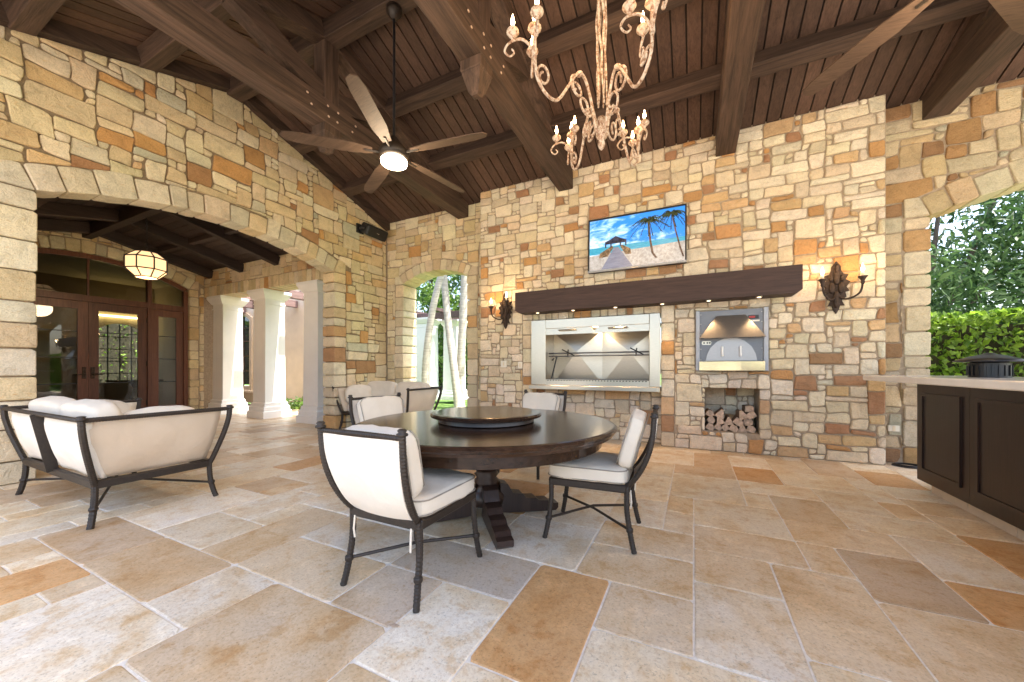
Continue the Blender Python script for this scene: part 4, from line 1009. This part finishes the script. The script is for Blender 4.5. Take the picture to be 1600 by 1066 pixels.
# ---------------------------------------------------------------- pizza oven
po = empty('pizza_oven', ((OX0 + OX1) / 2, YB, OZ0)); tag(po, 'grey and stainless pizza oven with arched door above the firewood niche', 'oven')
ow, oh = (OX1 - OX0) / 2, OZ1 - OZ0
Fo = lambda u, v, d: Vector((u, -d, v))
MB().box(-ow + .05, ow - .05, -.02, .5, .02, oh - .01).build('face_panel', 'gunmetal', po)
MB().box(-ow, -ow + .055, -.045, .1, 0, oh, None, .006).build('side_flange', 'greytrim', po); MB().box(ow - .055, ow, -.045, .1, 0, oh, None, .006).build('side_flange', 'greytrim', po)
b = MB(); hood = [(-.38, .44), (.38, .44), (.17, .75), (-.17, .75)]
b.add([(u, -.19 if k < 2 else -.04, v) for k, (u, v) in enumerate(hood)] + [(u, -.021, v) for u, v in hood], [(0, 1, 2, 3), (0, 4, 5, 1), (1, 5, 6, 2), (2, 6, 7, 3), (3, 7, 4, 0)]); b.build('hood', 'steeldoor', po)
dp = [(-.30, .135), (.30, .135), (.285, .22), (.24, .32), (.16, .40), (.06, .445), (-.06, .445), (-.16, .40), (-.24, .32), (-.285, .22)]
dr = MB().prism(dp, Fo, .021, .05).build('oven_door', 'steeldoor', po)
for xx in (-.1, .11): MB().box(xx - .012, xx + .012, -.09, -.0505, .19, .33, None, .004).build('handle', 'white', dr)
b = MB(); n = 14; arc = [(-.38 + .76 * k / n, .10 + .06 * math.sin(math.pi * k / n)) for k in range(n + 1)]
vs_ = [(u, -d_, z_) for z_ in (.005, .125) for u, d_ in arc]; b.add(vs_, [(k, k + 1, n + 2 + k, n + 1 + k) for k in range(n)]); b.build('curved_apron', 'gilt', po)
b = MB(); b.add([(u, -d_, .127) for u, d_ in arc] + [(.38, -.02, .127), (-.38, -.02, .127)], [tuple(range(n + 3))]); b.build('apron_shelf', 'iron', po)
o = MB().box(.20, .32, -.026, -.0201, .69, .74).build('badge', 'black', po); MB().box(.21, .28, -.0275, -.0261, .702, .728).build('badge_print', 'red', o)
MB().box(.24, .33, -.026, -.0201, .655, .675).build('rating_label', 'plate', po)
MB().prism([(-.34, .36), (-.24, .36), (-.23, .385), (-.24, .41), (-.34, .41), (-.35, .385)], Fo, .021, .03).build('vent_plate', 'steel', po)
for xx in (-.32, -.28, -.25): MB().lathe([(.012, 0), (.012, .004)], (0, 0, 0), 8).build('vent_hole', 'black', po).matrix_local = Matrix.Translation((xx, -.0305, .385)) @ Matrix.Rotation(R(90), 4, 'X')
for zz in (.15, .3, .5, .65, .78):
    for xx in (-ow + .065, ow - .07):
        MB().lathe([(.007, 0), (.004, .004)], (0, 0, 0), 8).build('screw', 'steel', po).matrix_local = Matrix.Translation((xx, -.0205, zz)) @ Matrix.Rotation(R(90), 4, 'X')

# ---------------------------------------------------------------- firewood niche
ng = W3.root
nw, nh = (NX1 - NX0) / 2, NZ1 - NZ0
MB().box(NX0 - .009, NX1 + .009, YB + .016, YB + .45, NZ0 - .009, NZ0 - .001).build('niche_floor', 'mortar', ng)
r3 = random.Random(12)
def log(x, z, s, kind, rot):
    L = r3.uniform(.24, .30); y0 = YB + .06 + r3.uniform(0, .05)
    if kind == 0: pl = [(-.5, -.42), (.5, -.42), (.12, .5), (-.08, .52)]
    elif kind == 1: pl = [(-.5, -.35), (.45, -.45), (.55, .1), (.2, .42), (-.35, .4)]
    else: pl = [(.5 * math.cos(t) * r3.uniform(.9, 1.05), .5 * math.sin(t) * r3.uniform(.9, 1.05)) for t in [k * math.pi / 4 for k in range(8)]]
    pl = [(u * s * math.cos(rot) - v * s * math.sin(rot), u * s * math.sin(rot) + v * s * math.cos(rot)) for u, v in pl]
    b = MB(); n = len(pl); tx, tz = r3.uniform(-.02, .02), r3.uniform(-.01, .01)
    b.add([(x + u, y0, z + v) for u, v in pl] + [(x + u + tx, y0 + L, z + v + tz) for u, v in pl], [])
    b.f = []; b.mi = []
    b.f.append(list(range(n))); b.mi.append(1); b.f.append([i + n for i in reversed(range(n))]); b.mi.append(1)
    for i in range(n): b.f.append([i, (i + 1) % n, n + (i + 1) % n, n + i]); b.mi.append(0)
    o = b.build('firewood_log', ['loguter', 'logend'])
    tag(o, 'split firewood log stacked in the stone niche under the pizza oven', 'log', 'firewood logs in the niche')
rows = [(.048, [(.06, .10), (.16, .09), (.25, .085), (.345, .10), (.45, .11), (.55, .10)]), (.14, [(.075, .10), (.18, .11), (.29, .11), (.40, .11), (.52, .11)]), (.235, [(.06, .095), (.19, .12), (.45, .12), (.55, .10)]), (.32, [(.53, .10)])]
for z_, rw in rows:
    for x_, s_ in rw: log(NX0 + x_, NZ0 + z_, s_ * 1.08, r3.choice([0, 0, 1, 1, 1, 2]), r3.uniform(-.9, .9))

# ---------------------------------------------------------------- small wall fittings
sp = empty('wall_speaker', (XG + .16, 5.55, 3.93)); tag(sp, 'black outdoor speaker bracketed high in the stone corner', 'speaker')
mtx = Matrix.Rotation(R(28), 4, 'Y')
MB().cushion((0, 0, 0), (.22, .54, .22), 9, 7, mtx).build('cabinet', 'black', sp, True)
MB().box(.105, .112, -.24, .24, -.09, .09, mtx, .003).build('grille', 'black', sp); MB().box(.1121, .1135, -.03, .03, -.012, .004, mtx).build('maker_mark', 'steel', sp)
b = MB(); b.tube([(-.16, -.22, .02), (-.05, -.30, .0), (.02, -.27, 0)], .03, 8); b.box(-.165, -.13, -.32, -.16, -.08, .1); b.build('bracket', 'black', sp)
def plate(fn, u, v, label, w_=.075, h_=.115, gang=1):
    e = empty('wall_plate', fn(u, v, 0)); tag(e, label, 'switch plate')
    o_ = fn(u, v, 0); f2 = lambda a, c, d: fn(u + a, v + c, d) - o_
    MB().prism([(-w_ / 2, -h_ / 2), (w_ / 2, -h_ / 2), (w_ / 2, h_ / 2), (-w_ / 2, h_ / 2)], f2, .002, .026).build('cover', 'plate', e)
    for k in range(gang): MB().prism([(-.012, -.03), (.012, -.03), (.012, .03), (-.012, .03)], f2, .0262, .031).build('rocker', 'candle', e)
plate(fB, -3.02, 1.22, 'ivory switch plate on the breast nearest the garden doorway', .11); plate(fB, -2.70, 1.20, 'ivory outlet plate on the breast beside the grill post')
plate(fR, 2.16, .42, 'ivory outlet plate low on the recessed wall by the counter', .10, .07)
cb = MB()
for k in range(3): cb.tube([(2.22 + (.13 - .012 * k) * math.cos(t), 5.86 + (.10 - .01 * k) * math.sin(t), .012 + .008 * k) for t in [q * math.pi / 12 for q in range(25)]], .006, 6)
tag(cb.build('coiled_cable', 'black'), 'coil of black cable lying on the floor by the counter end', 'cable')

# ---------------------------------------------------------------- counter
ct = empty('bar_counter', (1.9, 4.85, 0)); tag(ct, 'dark panelled bar counter with white stone top beside the hedge arch', 'counter')
MB().box(0.02, .62, -4.0, -.0, .10, 1.0).build('carcass', 'cabinet', ct)
MB().box(.06, .60, -4.0, -.12, 0.0, .099).build('toe_kick', 'sillstone', ct)
yk = -.02
for k in range(5):
    y1_, y0_ = yk, yk - .74
    o = MB().box(-.004, .0195, y0_, y1_, .10, 1.0).build('end_frame', 'cabinet', ct)
    a, c = y0_ + .09, y1_ - .09
    pn = []
    for p_ in (((a, .20), (c, .20), (c, .915), (a, .915)),):
        Wt.fn = lambda u, v, d: Vector((-d, u, v)); Wt.root = o
        ins = [(a + .026, .226), (c - .026, .226), (c - .026, .889), (a + .026, .889)]
        Wt.body(list(p_), [ins], .004, .018, 'cabinet', 'raised_moulding')
        MB().box(-.008, -.0041, a + .026, c - .026, .226, .889).build('panel', 'cabinet', o)
    yk -= .742
MB().box(-.16, .72, -4.05, .74, 1.005, 1.065, None, .008).build('stone_top', 'marble', ct)
for k in range(8): MB().box(.052, .0595, -.125 - .5 * k - .49, -.125 - .5 * k, .002, .098).build('base_tile', 'sillstone', ct)
cap = empty('vent_cap', (2.2, 4.5, 1.066)); tag(cap, 'black domed vent cap with louvred collar standing on the counter', 'vent cap')
MB().lathe([(.115, 0), (.115, .12), (.10, .125)], n=28).build('collar', 'black', cap)
for k in range(20):
    a = 2 * math.pi * k / 20; MB().box(.1155, .122, -.006, .006, .015, .1, Matrix.Rotation(a, 4, 'Z')).build('louvre', 'black', cap)
MB().lathe([(.11, .126), (.195, .130), (.20, .137), (.15, .158), (.10, .178), (.04, .192), (.03, .2), (.01, .205)], n=32).build('cap_dome', 'black', cap, True)

# ---------------------------------------------------------------- dining table
TC = (-1.45, 2.5)
tb = empty('dining_table', (*TC, 0)); tag(tb, 'large round espresso dining table on a turned pedestal', 'table')
MB().lathe([(.90, .662), (.955, .672), (.965, .69), (.975, .70), (.985, .715), (.97, .728), (.955, .732), (.02, .732)], n=72).build('tabletop', 'table', tb, False)
MB().lathe([(.86, .585), (.875, .59), (.88, .661), (.86, .6615)], n=72).build('apron', 'table', tb)
MB().lathe([(.13, .10), (.14, .16), (.11, .20), (.085, .25), (.10, .27), (.075, .30), (.095, .325), (.075, .345), (.09, .36), (.135, .385), (.165, .43), (.162, .48), (.12, .525), (.095, .545), (.15, .56), (.16, .584)], n=32).build('pedestal', 'tableleg', tb, True)
MB().box(-.3, .3, -.3, .3, .575, .5845).build('support_block', 'tableleg', tb)
fp = [(.10, .03), (.16, .02), (.50, 0), (.56, 0), (.58, .02), (.58, .055), (.53, .06), (.50, .085), (.42, .09), (.39, .115), (.31, .12), (.28, .155), (.2, .17), (.16, .24), (.10, .26)]
for k in range(4):
    m2 = Matrix.Rotation(R(45 + 90 * k - 3), 4, 'Z')
    MB().prism(fp, lambda u, v, d: m2 @ Vector((u, d, v)), -.055, .055).build('foot', 'tableleg', tb)
ls = empty('lazy_susan', (*TC, .734)); tag(ls, 'round dark wooden turntable on the dining table', 'turntable')
MB().lathe([(.36, 0), (.37, .005), (.365, .03), (.35, .034)], n=56).build('base', 'tableleg', ls); MB().lathe([(.40, .035), (.425, .043), (.43, .058), (.42, .070), (.39, .073), (.01, .073)], n=64).build('turntable_top', 'table', ls)

# ---------------------------------------------------------------- chairs
def ringed(path, r, n=8, pitch=.014, amp=.0009):
    P = smoothpath(path, 8); out_ = [P[0]]; 
    for q in P[1:]:
        k = max(1, int((q - out_[-1]).length / (pitch / 2)))
        a0 = out_[-1].copy()
        for i in range(1, k + 1): out_.append(a0.lerp(q, i / k))
    return out_, [r + amp * (1 if i % 2 else -1) for i in range(len(out_))]
def soft_back(w0, w1, h, th, n=10):
    """tapered back cushion standing on its lower edge, front towards +y"""
    b = MB(); b.cushion((0, 0, h / 2), (1, th, h), 6, n)
    nv = []
    for x, y, z in b.v:
        t = z / h; wd = w0 + (w1 - w0) * t; nv.append((x * wd, y + .03 * math.cos(x * 3) * (t - .5), z + .012 * math.sin(t * 3.1) * (1 - 4 * x * x)))
    b.v = nv; return b
def loop_rect(w_, d_, z, r=.05, n=5):
    pts = []
    for cx_, cy_, a0 in ((w_ / 2 - r, d_ / 2 - r, 0), (-w_ / 2 + r, d_ / 2 - r, 90), (-w_ / 2 + r, -d_ / 2 + r, 180), (w_ / 2 - r, -d_ / 2 + r, 270)):
        for k in range(n + 1): a = R(a0 + 90 * k / n); pts.append((cx_ + r * math.cos(a), cy_ + r * math.sin(a), z))
    return pts + [pts[0]]
def make_chair():
    c = empty('dining_chair')
    for sx in (-1, 1):
        for nm, y0, y1 in (('leg', .245, .285), ('leg', -.245, -.29)):
            p, r = ringed([(sx * .225, y0, .40), (sx * .228, y0 * 1.0, .25), (sx * .235, (y0 + y1) / 2, .10), (sx * .245, y1, 0)], .0165)
            o = MB().tube(p, r, 8).build('leg', 'bronze', c)
            MB().lathe([(.018, -.014), (.022, -.008), (.022, .008), (.018, .014)], (sx * .233, (y0 * .62 + y1 * .38), .135), 10).build('leg_collar', 'bronze', o)
    b = MB(); b.tube([(-.233, -.262, .135), (0, 0, .155), (.233, .262, .135)], .009, 7); b.build('cross_stretcher', 'bronze', c)
    b = MB(); b.tube([(.233, -.262, .135), (0, 0, .173), (-.233, .262, .135)], .009, 7); b.build('cross_stretcher', 'bronze', c)
    for a, d in (((-.225, .245, .385), (.225, .245, .385)), ((-.225, -.245, .385), (.225, -.245, .385)), ((-.225, -.245, .385), (-.225, .245, .385)), ((.225, -.245, .385), (.225, .245, .385))):
        MB().beam(a, d, .034, .05, bev=.008).build('seat_rail', 'bronze', c)
    s_ = MB().cushion((0, .015, .458), (.50, .53, .105), 7, 16, sag=.012).build('seat_cushion', 'fabric', c, True)
    MB().tube(loop_rect(.495, .52, .495, .07), .004, 5).build('piping', 'piping', s_).location = (0, .015, 0)
    MB().tube(loop_rect(.495, .52, .422, .07), .004, 5).build('piping', 'piping', s_).location = (0, .015, 0)
    for sx in (-1, 1):
        p, r = ringed([(sx * .212, -.235, .385), (sx * .232, -.292, .455), (sx * .25, -.35, .56), (sx * .262, -.39, .69), (sx * .266, -.405, .845)], .0165)
        o = MB().tube(p, r, 8).build('back_post', 'bronze', c)
        MB().lathe([(.014, 0), (.026, .006), (.026, .014), (.016, .02), (.022, .028), (.014, .036)], (sx * .266, -.406, .84), 10).build('finial', 'bronze', o, True)
    p, r = ringed([(-.266, -.404, .832), (0, -.41, .836), (.266, -.404, .832)], .013)
    MB().tube(p, r, 8).build('top_rail', 'bronze', c)
    b = MB(); n = 10; m_ = 6; vv = []
    prof_ = smoothpath([(-.25, .40, 0), (-.305, .465, 0), (-.355, .565, 0), (-.392, .69, 0), (-.405, .822, 0)], 3)
    for q in prof_:
        t = (q.y - .40) / .42
        for k in range(n + 1): vv.append(((-1 + 2 * k / n) * (.190 + .062 * min(1, t * 1.15) ** .7), q.x - .018 * math.sin(math.pi * k / n), q.y))
    rows_ = len(prof_); b.add(vv, [(i * (n + 1) + k, i * (n + 1) + k + 1, (i + 1) * (n + 1) + k + 1, (i + 1) * (n + 1) + k) for i in range(rows_ - 1) for k in range(n)])
    bk = b.build('back_sling', 'fabricback', c, True)
    bc = soft_back(.43, .48, .36, .10).build('back_cushion', 'fabric', c, True)
    bc.location = (0, -.215, .495); bc.rotation_euler = (R(17), 0, 0)
    for yy in (.052, -.052):
        pts = [(x_ * (.43 + .05 * z_ / .40) / .48, yy * .9, z_ * .9) for x_, z_ in ((-.19, .02), (.19, .02), (.225, .06), (.23, .2), (.235, .34), (.2, .385), (-.2, .385), (-.235, .34), (-.23, .2), (-.225, .06), (-.19, .02))]
        MB().tube(pts, .004, 5).build('piping', 'piping', bc)
    for sx in (-1, 1): MB().tube([(sx * .19, -.262, .37), (sx * .192, -.268, .30), (sx * .188, -.264, .255)], .006, 5).build('cushion_tie', 'fabric', c)
    return c
c0 = make_chair()
CH = [((-1.41, 1.645), 0, 'cream dining chair with its canvas sling back facing away from the table and mantel'),
      ((-.635, 2.60), R(94), 'cream dining chair on the counter side of the table, seen in profile'),
      ((-2.62, 2.74), R(-108), 'cream dining chair pushed up to the table in front of the corner sofa'),
      ((-1.66, 3.83), R(176), 'cream dining chair pushed up to the table in front of the stainless grill')]
for k, (p_, rz, lab) in enumerate(CH):
    o = c0 if k == 0 else copy_tree(c0); o.location = (*p_, 0); o.rotation_euler = (0, 0, rz); tag(o, lab, 'chair', 'dining chairs round the table')

# ---------------------------------------------------------------- loveseats
def make_loveseat():
    c = empty('loveseat'); W_, D_ = 1.60, .74; hw_, hd_ = W_ / 2, D_ / 2        # faces +y
    for sx in (-1, 1):
        for sy in (-1, 1):
            p, r = ringed([(sx * (hw_ - .02), sy * (hd_ - .02), .32), (sx * (hw_ - .015), sy * (hd_ - .015), .18), (sx * (hw_ + .0), sy * hd_, .07), (sx * (hw_ + .02), sy * (hd_ + .015), 0)], .021)
            o = MB().tube(p, r, 8).build('leg', 'bronze', c)
            MB().lathe([(.022, -.014), (.027, 0), (.022, .014)], (sx * (hw_ - .008), sy * (hd_ - .008), .13), 10).build('leg_collar', 'bronze', o)
            p, r = ringed([(sx * (hw_ - .02), sy * (hd_ - .02), .29), (sx * (hw_ + .015), sy * (hd_ + .005), .38), (sx * (hw_ + .07), sy * (hd_ + .05), .56), (sx * (hw_ + .10), sy * (hd_ + .075), .70), (sx * (hw_ + .105), sy * (hd_ + .08), .785)], .021)
            o = MB().tube(p, r, 8).build('corner_post', 'bronze', c)
            MB().lathe([(.018, 0), (.032, .006), (.032, .016), (.02, .024), (.026, .032), (.014, .036)], (sx * (hw_ + .105), sy * (hd_ + .08), .778), 10).build('finial', 'bronze', o, True)
    x_, y_ = hw_ - .02, hd_ - .02
    for a, d in (((-x_, y_, .30), (x_, y_, .30)), ((-x_, -y_, .30), (x_, -y_, .30)), ((-x_, -y_, .30), (-x_, y_, .30)), ((x_, -y_, .30), (x_, y_, .30))):
        MB().beam(a, d, .04, .06, bev=.008).build('seat_rail', 'bronze', c)
    x2, y2 = hw_ + .105, hd_ + .08
    for a, d in (((-x2, -y2, .782), (x2, -y2, .782)), ((-x2, -y2, .782), (-x2, y2, .782)), ((x2, -y2, .782), (x2, y2, .782))):
        p, r = ringed([a, tuple((i + j) / 2 for i, j in zip(a, d)), d], .017); MB().tube(p, r, 8).build('top_rail', 'bronze', c)
    b = MB(); b.tube([(-hw_ + .02, -hd_ + .02, .13), (0, 0, .16), (hw_ - .02, hd_ - .02, .13)], .010, 7); b.build('cross_stretcher', 'bronze', c)
    b = MB(); b.tube([(hw_ - .02, -hd_ + .02, .13), (0, 0, .18), (-hw_ + .02, hd_ - .02, .13)], .010, 7); b.build('cross_stretcher', 'bronze', c)
    for k in (-1, 1):
        s_ = MB().cushion((k * .365, .02, .40), (.72, .63, .15), 8, 10, sag=.012).build('seat_cushion', 'fabricgrey', c, True)
        # canvas panels slung from the rails, bellied outwards
        def sling(w0, w1, nm, mat, fn):
            b = MB(); n_, m_ = 14, 12; vv = []
            for face in (0, 1):
                for i in range(m_ + 1):
                    t = i / m_
                    for j in range(n_ + 1):
                        u = -1 + 2 * j / n_; ed = (1 - u ** 8); tk = (.02 + .05 * ed * math.sin(math.pi * min(1, t * 1.02)) ** .5) if face else 0
                        wr = .006 * math.sin(u * 11 + t * 3) * (t ** 2) + .005 * math.sin(u * 5 - t * 7)
                        vv.append(fn(u * (w0 + (w1 - w0) * t) / 2, t, .035 * ed * math.sin(math.pi * t) + wr * (1 - face), tk))
            st = (n_ + 1) * (m_ + 1); fs_ = []
            for i in range(m_):
                for j in range(n_):
                    q = i * (n_ + 1) + j; f = (q, q + 1, q + n_ + 2, q + n_ + 1); fs_ += [f, tuple(x + st for x in reversed(f))]
            for i in range(m_):
                for j in (0, n_): q = i * (n_ + 1) + j; fs_.append((q, q + n_ + 1, q + n_ + 1 + st, q + st))
            for j in range(n_):
                for i in (0, m_): q = i * (n_ + 1) + j; fs_.append((q, q + 1, q + 1 + st, q + st))
            b.add(vv, fs_); return b.build(nm, mat, c, True)
        def lean(t): return .002 + .10 * min(1, t * 1.25) ** .8
        sling(.76, .86, 'back_panel', 'fabricback', lambda u, t, o_, tk: (k * (.40 + .035 * t) + u, -(hd_ - .03 + lean(t) * .95 + o_ - .02 - tk * 1.6), .335 + .435 * t))
        sling(.68, .82, 'arm_panel', 'fabrictan' if k > 0 else 'fabric', lambda u, t, o_, tk: (k * (hw_ - .03 + lean(t) + o_ - .02 - tk * 1.3), u * 1.0, .335 + .435 * t))
        ip = MB().cushion((0, 0, .22), (.76, .19, .44), 4.2, 18).build('back_pillow', 'fabric', c, True)
        ip.location = (k * .39, -hd_ + .19, .46); ip.rotation_euler = (R(16), 0, 0)
        tp = MB().cushion((0, 0, 0), (.56, .16, .40), 2.9, 16).build('throw_pillow', 'fabric', c, True)
        tp.location = (k * .66, .06, .63); tp.rotation_euler = (R(14), 0, R(78 * k))
    MB().beam((0, -hd_ + .0, .31), (0, -hd_ - .085, .78), .07, .012, up=(1, 0, 0), bev=.002).build('back_strap', 'bronze', c)
    return c
l0 = make_loveseat()
l0.location = (-4.66, 1.42, 0); tag(l0, 'cream cushioned loveseat in front of the wide porch arch, its back to the open side', 'sofa', 'loveseats facing each other')
l1 = copy_tree(l0); l1.location = (-5.16, 5.2, 0); l1.rotation_euler = (0, 0, R(180)); tag(l1, 'cream cushioned loveseat in the stone corner beside the garden doorway', 'sofa')

# ---------------------------------------------------------------- planting
def leafmesh(pts, size, rng, elong=2.2, fold=True):
    """pts: list of (pos, outward normal or None)"""
    b = MB()
    for p, nrm in pts:
        d = Vector((rng.gauss(0, 1), rng.gauss(0, 1), rng.gauss(0, .7)))
        if nrm is not None: d += nrm * 1.1
        d.normalize(); s_ = size * rng.uniform(.4, 1.5)
        t = d.orthogonal().normalized(); t = Matrix.Rotation(rng.uniform(0, 6.28), 3, d) @ t
        sd_ = d.cross(t); tip = t * s_ * .5 - Vector((0, 0, s_ * .15))
        mid = sd_ * (s_ * .5 / elong); g = rng.random(); b.cur = (g, g, g)
        b.add([p - t * s_ * .5, p + mid + d * s_ * .05, p + tip, p - mid + d * s_ * .05], [(0, 1, 2), (0, 2, 3)])
    return b
def hedge(name, x0, x1, y0, y1, h, n, size, label, mat='leafhedge', seed=1, rz=0):
    r = random.Random(seed); e = empty(name, ((x0 + x1) / 2, (y0 + y1) / 2, 0), rz); tag(e, label, 'hedge'); a, c = (x1 - x0) / 2, (y1 - y0) / 2
    MB().box(-a + .18, a - .18, -c + .18, c - .18, -.1, h - .2).build('twig_core', 'hedgecore', e)
    pts = []
    for k in range(n):
        f = r.random(); dp = abs(r.gauss(0, .07)); lump = .06
        if f < .36: u = r.uniform(-a, a); q = Vector((u, r.uniform(-c, c), h - dp + lump * math.sin(u * 5) * r.random())); nn = Vector((0, 0, 1))
        elif f < .88: u = r.uniform(-a, a); q = Vector((u, -c + dp, r.uniform(0, h))); nn = Vector((0, -1, .3))
        else: s2 = r.choice((-1, 1)); q = Vector((s2 * (a - dp), r.uniform(-c, c), r.uniform(0, h))); nn = Vector((s2, 0, .3))
        pts.append((q, nn))
    leafmesh(pts, size, r, 1.7).build('foliage', mat, e, recalc=False)
    return e
def tree(name, loc, h, rad, base, n, size, label, mat, seed, elong=2.6, group=None, clumps=26):
    r = random.Random(seed); e = empty(name, loc); tag(e, label, 'tree', group)
    b = MB(); b.tube(smoothpath([(0, 0, -.2), (.08, .05, h * .25), (-.05, .1, h * .5), (.05, 0, h * .8)], 4), [rad * .07 * (1 - .06 * k) for k in range(13)], 9); b.build('trunk', 'bark', e, True)
    cl = []
    for k in range(clumps):
        a = r.uniform(0, 6.28); q = math.sqrt(r.random()) * rad * .85; z = base + (h - base) * r.random() ** .9
        k2 = 1 - .55 * abs((z - base) / (h - base) - .4); cl.append((Vector((q * math.cos(a) * k2, q * math.sin(a) * k2, z)), r.uniform(.22, .42) * rad))
    for cc, cr in cl[:10]:
        b = MB(); b.tube(smoothpath([(0, 0, base * .7), tuple(cc * .5 + Vector((0, 0, base * .3))), tuple(cc)], 3), [.06, .052, .045, .04, .032, .025, .02], 6); b.build('limb', 'bark', e)
    pts = []
    for k in range(n):
        cc, cr = r.choice(cl); d = Vector((r.gauss(0, 1), r.gauss(0, 1), r.gauss(0, .8))).normalized(); q = cr * (r.random() ** .45)
        pts.append((cc + d * q, d))
    leafmesh(pts, size, r, elong).build('crown', mat, e, recalc=False); return e
hedge('clipped_hedge', 1.6, 14, 8.0, 9.3, 2.0, 26000, .095, 'bright green clipped hedge seen through the wide arch behind the counter', 'leafhedge', 2)
tree('broadleaf_tree', (4.6, 11.6, 0), 7.5, 3.4, 1.5, 24000, .17, 'dark glossy broadleaf tree rising behind the clipped hedge', 'leafdark', 5, 3.0, None, 34)
tree('broadleaf_tree', (9.3, 12.4, 0), 8.0, 3.6, 1.6, 20000, .17, 'dark glossy broadleaf tree with drooping leaves at the far end of the hedge', 'leafdark', 6, 3.0, None, 32)
tree('broadleaf_tree', (2.4, 16.5, 0), 9.0, 4.0, 1.2, 11000, .22, 'paler green tree behind the dark tree and hedge', 'leafmid', 7, 2.4, None, 30)
# garden beyond the doorway
hedge('garden_hedge', -17, -4.5, 14.2, 15.4, 1.7, 9000, .13, 'low mid green hedge behind the white garden columns', 'leafmid', 8)
for k, (x_, y_, h_, rd, mt2, lab) in enumerate(((-11.5, 17.5, 8, 3.2, 'leafmid', 'sunlit green tree above the garden pergola'), (-7.6, 19, 9.5, 3.4, 'leafmid', 'tall bright tree behind the palm trunks'), (-15.5, 19.5, 9, 3.6, 'leafdark', 'dark tree at the end of the garden hedge'), (-5.0, 16.5, 7.5, 2.6, 'leafmid', 'leafy tree close to the doorway jamb on the mantel side'))):
    tree('garden_tree', (x_, y_, 0), h_, rd, .6, 9000, .24, lab, mt2, 30 + k, 2.0, 'trees beyond the garden doorway', 28)
def palm(x, y, path, r0, label):
    e = empty('palm_tree', (x, y, -.13)); tag(e, label, 'palm tree', 'palms outside the garden doorway')
    P = smoothpath(path, 14); b = MB(); b.tube(P, [r0 * (1.45 if i == 0 else 1.0 + .22 * math.exp(-i * .25)) * (1 - .25 * i / len(P)) * (1.0 + (.045 if i % 2 else 0)) for i in range(len(P))], 12); b.build('trunk', 'palmtrunk', e, True)
    top = P[-1]; r = random.Random(int(abs(x) * 100)); b = MB()
    for k in range(14):
        a = k * 6.283 / 14 + r.uniform(-.2, .2); L = r.uniform(2.0, 2.8)
        for j in range(18):
            t = j / 18; q = top + Vector((math.cos(a) * L * t, math.sin(a) * L * t, .9 * t - 1.9 * t * t)); sd_ = Vector((-math.sin(a), math.cos(a), -.35)); ln2 = .55 * math.sin(math.pi * (.12 + .85 * t))
            g = r.random(); b.cur = (g, g, g); ax_ = Vector((math.cos(a), math.sin(a), 0)) * .06
            for s3 in (1, -1): b.add([q - ax_ * .3, q + ax_ * .5, q + Vector((sd_.x * s3, sd_.y * s3, sd_.z)) * ln2 + ax_ * 2], [(0, 1, 2)])
    b.build('fronds', 'leafmid', e, recalc=False); return e
palm(-6.55, 9.6, [(0, 0, 0), (-.25, .1, 1.2), (-.62, .25, 3.0), (-.85, .35, 4.6), (-.9, .4, 6.6)], .13, 'palm with a pale leaning ringed trunk crossing the white column')
palm(-6.75, 9.95, [(0, 0, 0), (-.0, .05, 1.5), (.06, .1, 3.2), (.14, .1, 5), (.2, .1, 7.2)], .14, 'palm with an upright brown based trunk by the doorway')
palm(-7.6, 9.3, [(0, 0, 0), (-.05, .05, 1.4), (.2, .1, 3.2), (.75, .2, 5.2), (1.0, .3, 7.0)], .12, 'palm with a thin trunk leaning towards the doorway jamb')
for k, (x_, y_, lab) in enumerate(((-9.95, 6.85, 'leafy green bedding plant at the foot of the stucco wall between columns'), (-8.2, 6.8, 'leafy bedding plant in the court behind the column by the arch jamb'))):
    e = empty('bedding_plant', (x_, y_, -.03)); tag(e, lab, 'plant', 'bedding plants in the court'); r = random.Random(40 + k)
    b = MB(); b.tube([(0, 0, 0), (.02, 0, .2)], .012, 5); b.build('stem', 'bark', e)
    leafmesh([(Vector((r.gauss(0, .22), r.gauss(0, .18), abs(r.gauss(.12, .09)))), Vector((0, 0, 1))) for _ in range(420)], .13, r, 2.0).build('foliage', 'leafmid', e, recalc=False)
hedge('window_hedge', -18.6, -17.6, 2.0, 7.0, 3.2, 14000, .085, 'sunlit greenery outside the arched far window of the room', 'leafhedge', 9)

lf = MB(); lf.cur = (.3, .3, .3); lf.add([(-.03, 0, 0), (0, .012, .006), (.035, .004, .012), (.002, -.012, .004)], [(0, 1, 2), (0, 2, 3)])
o = lf.build('dry_leaf', 'logend', None, recalc=False); o.location = (-1.19, 1.235, .002); tag(o, 'small curled dry leaf lying on the floor behind the sling backed chair', 'leaf')
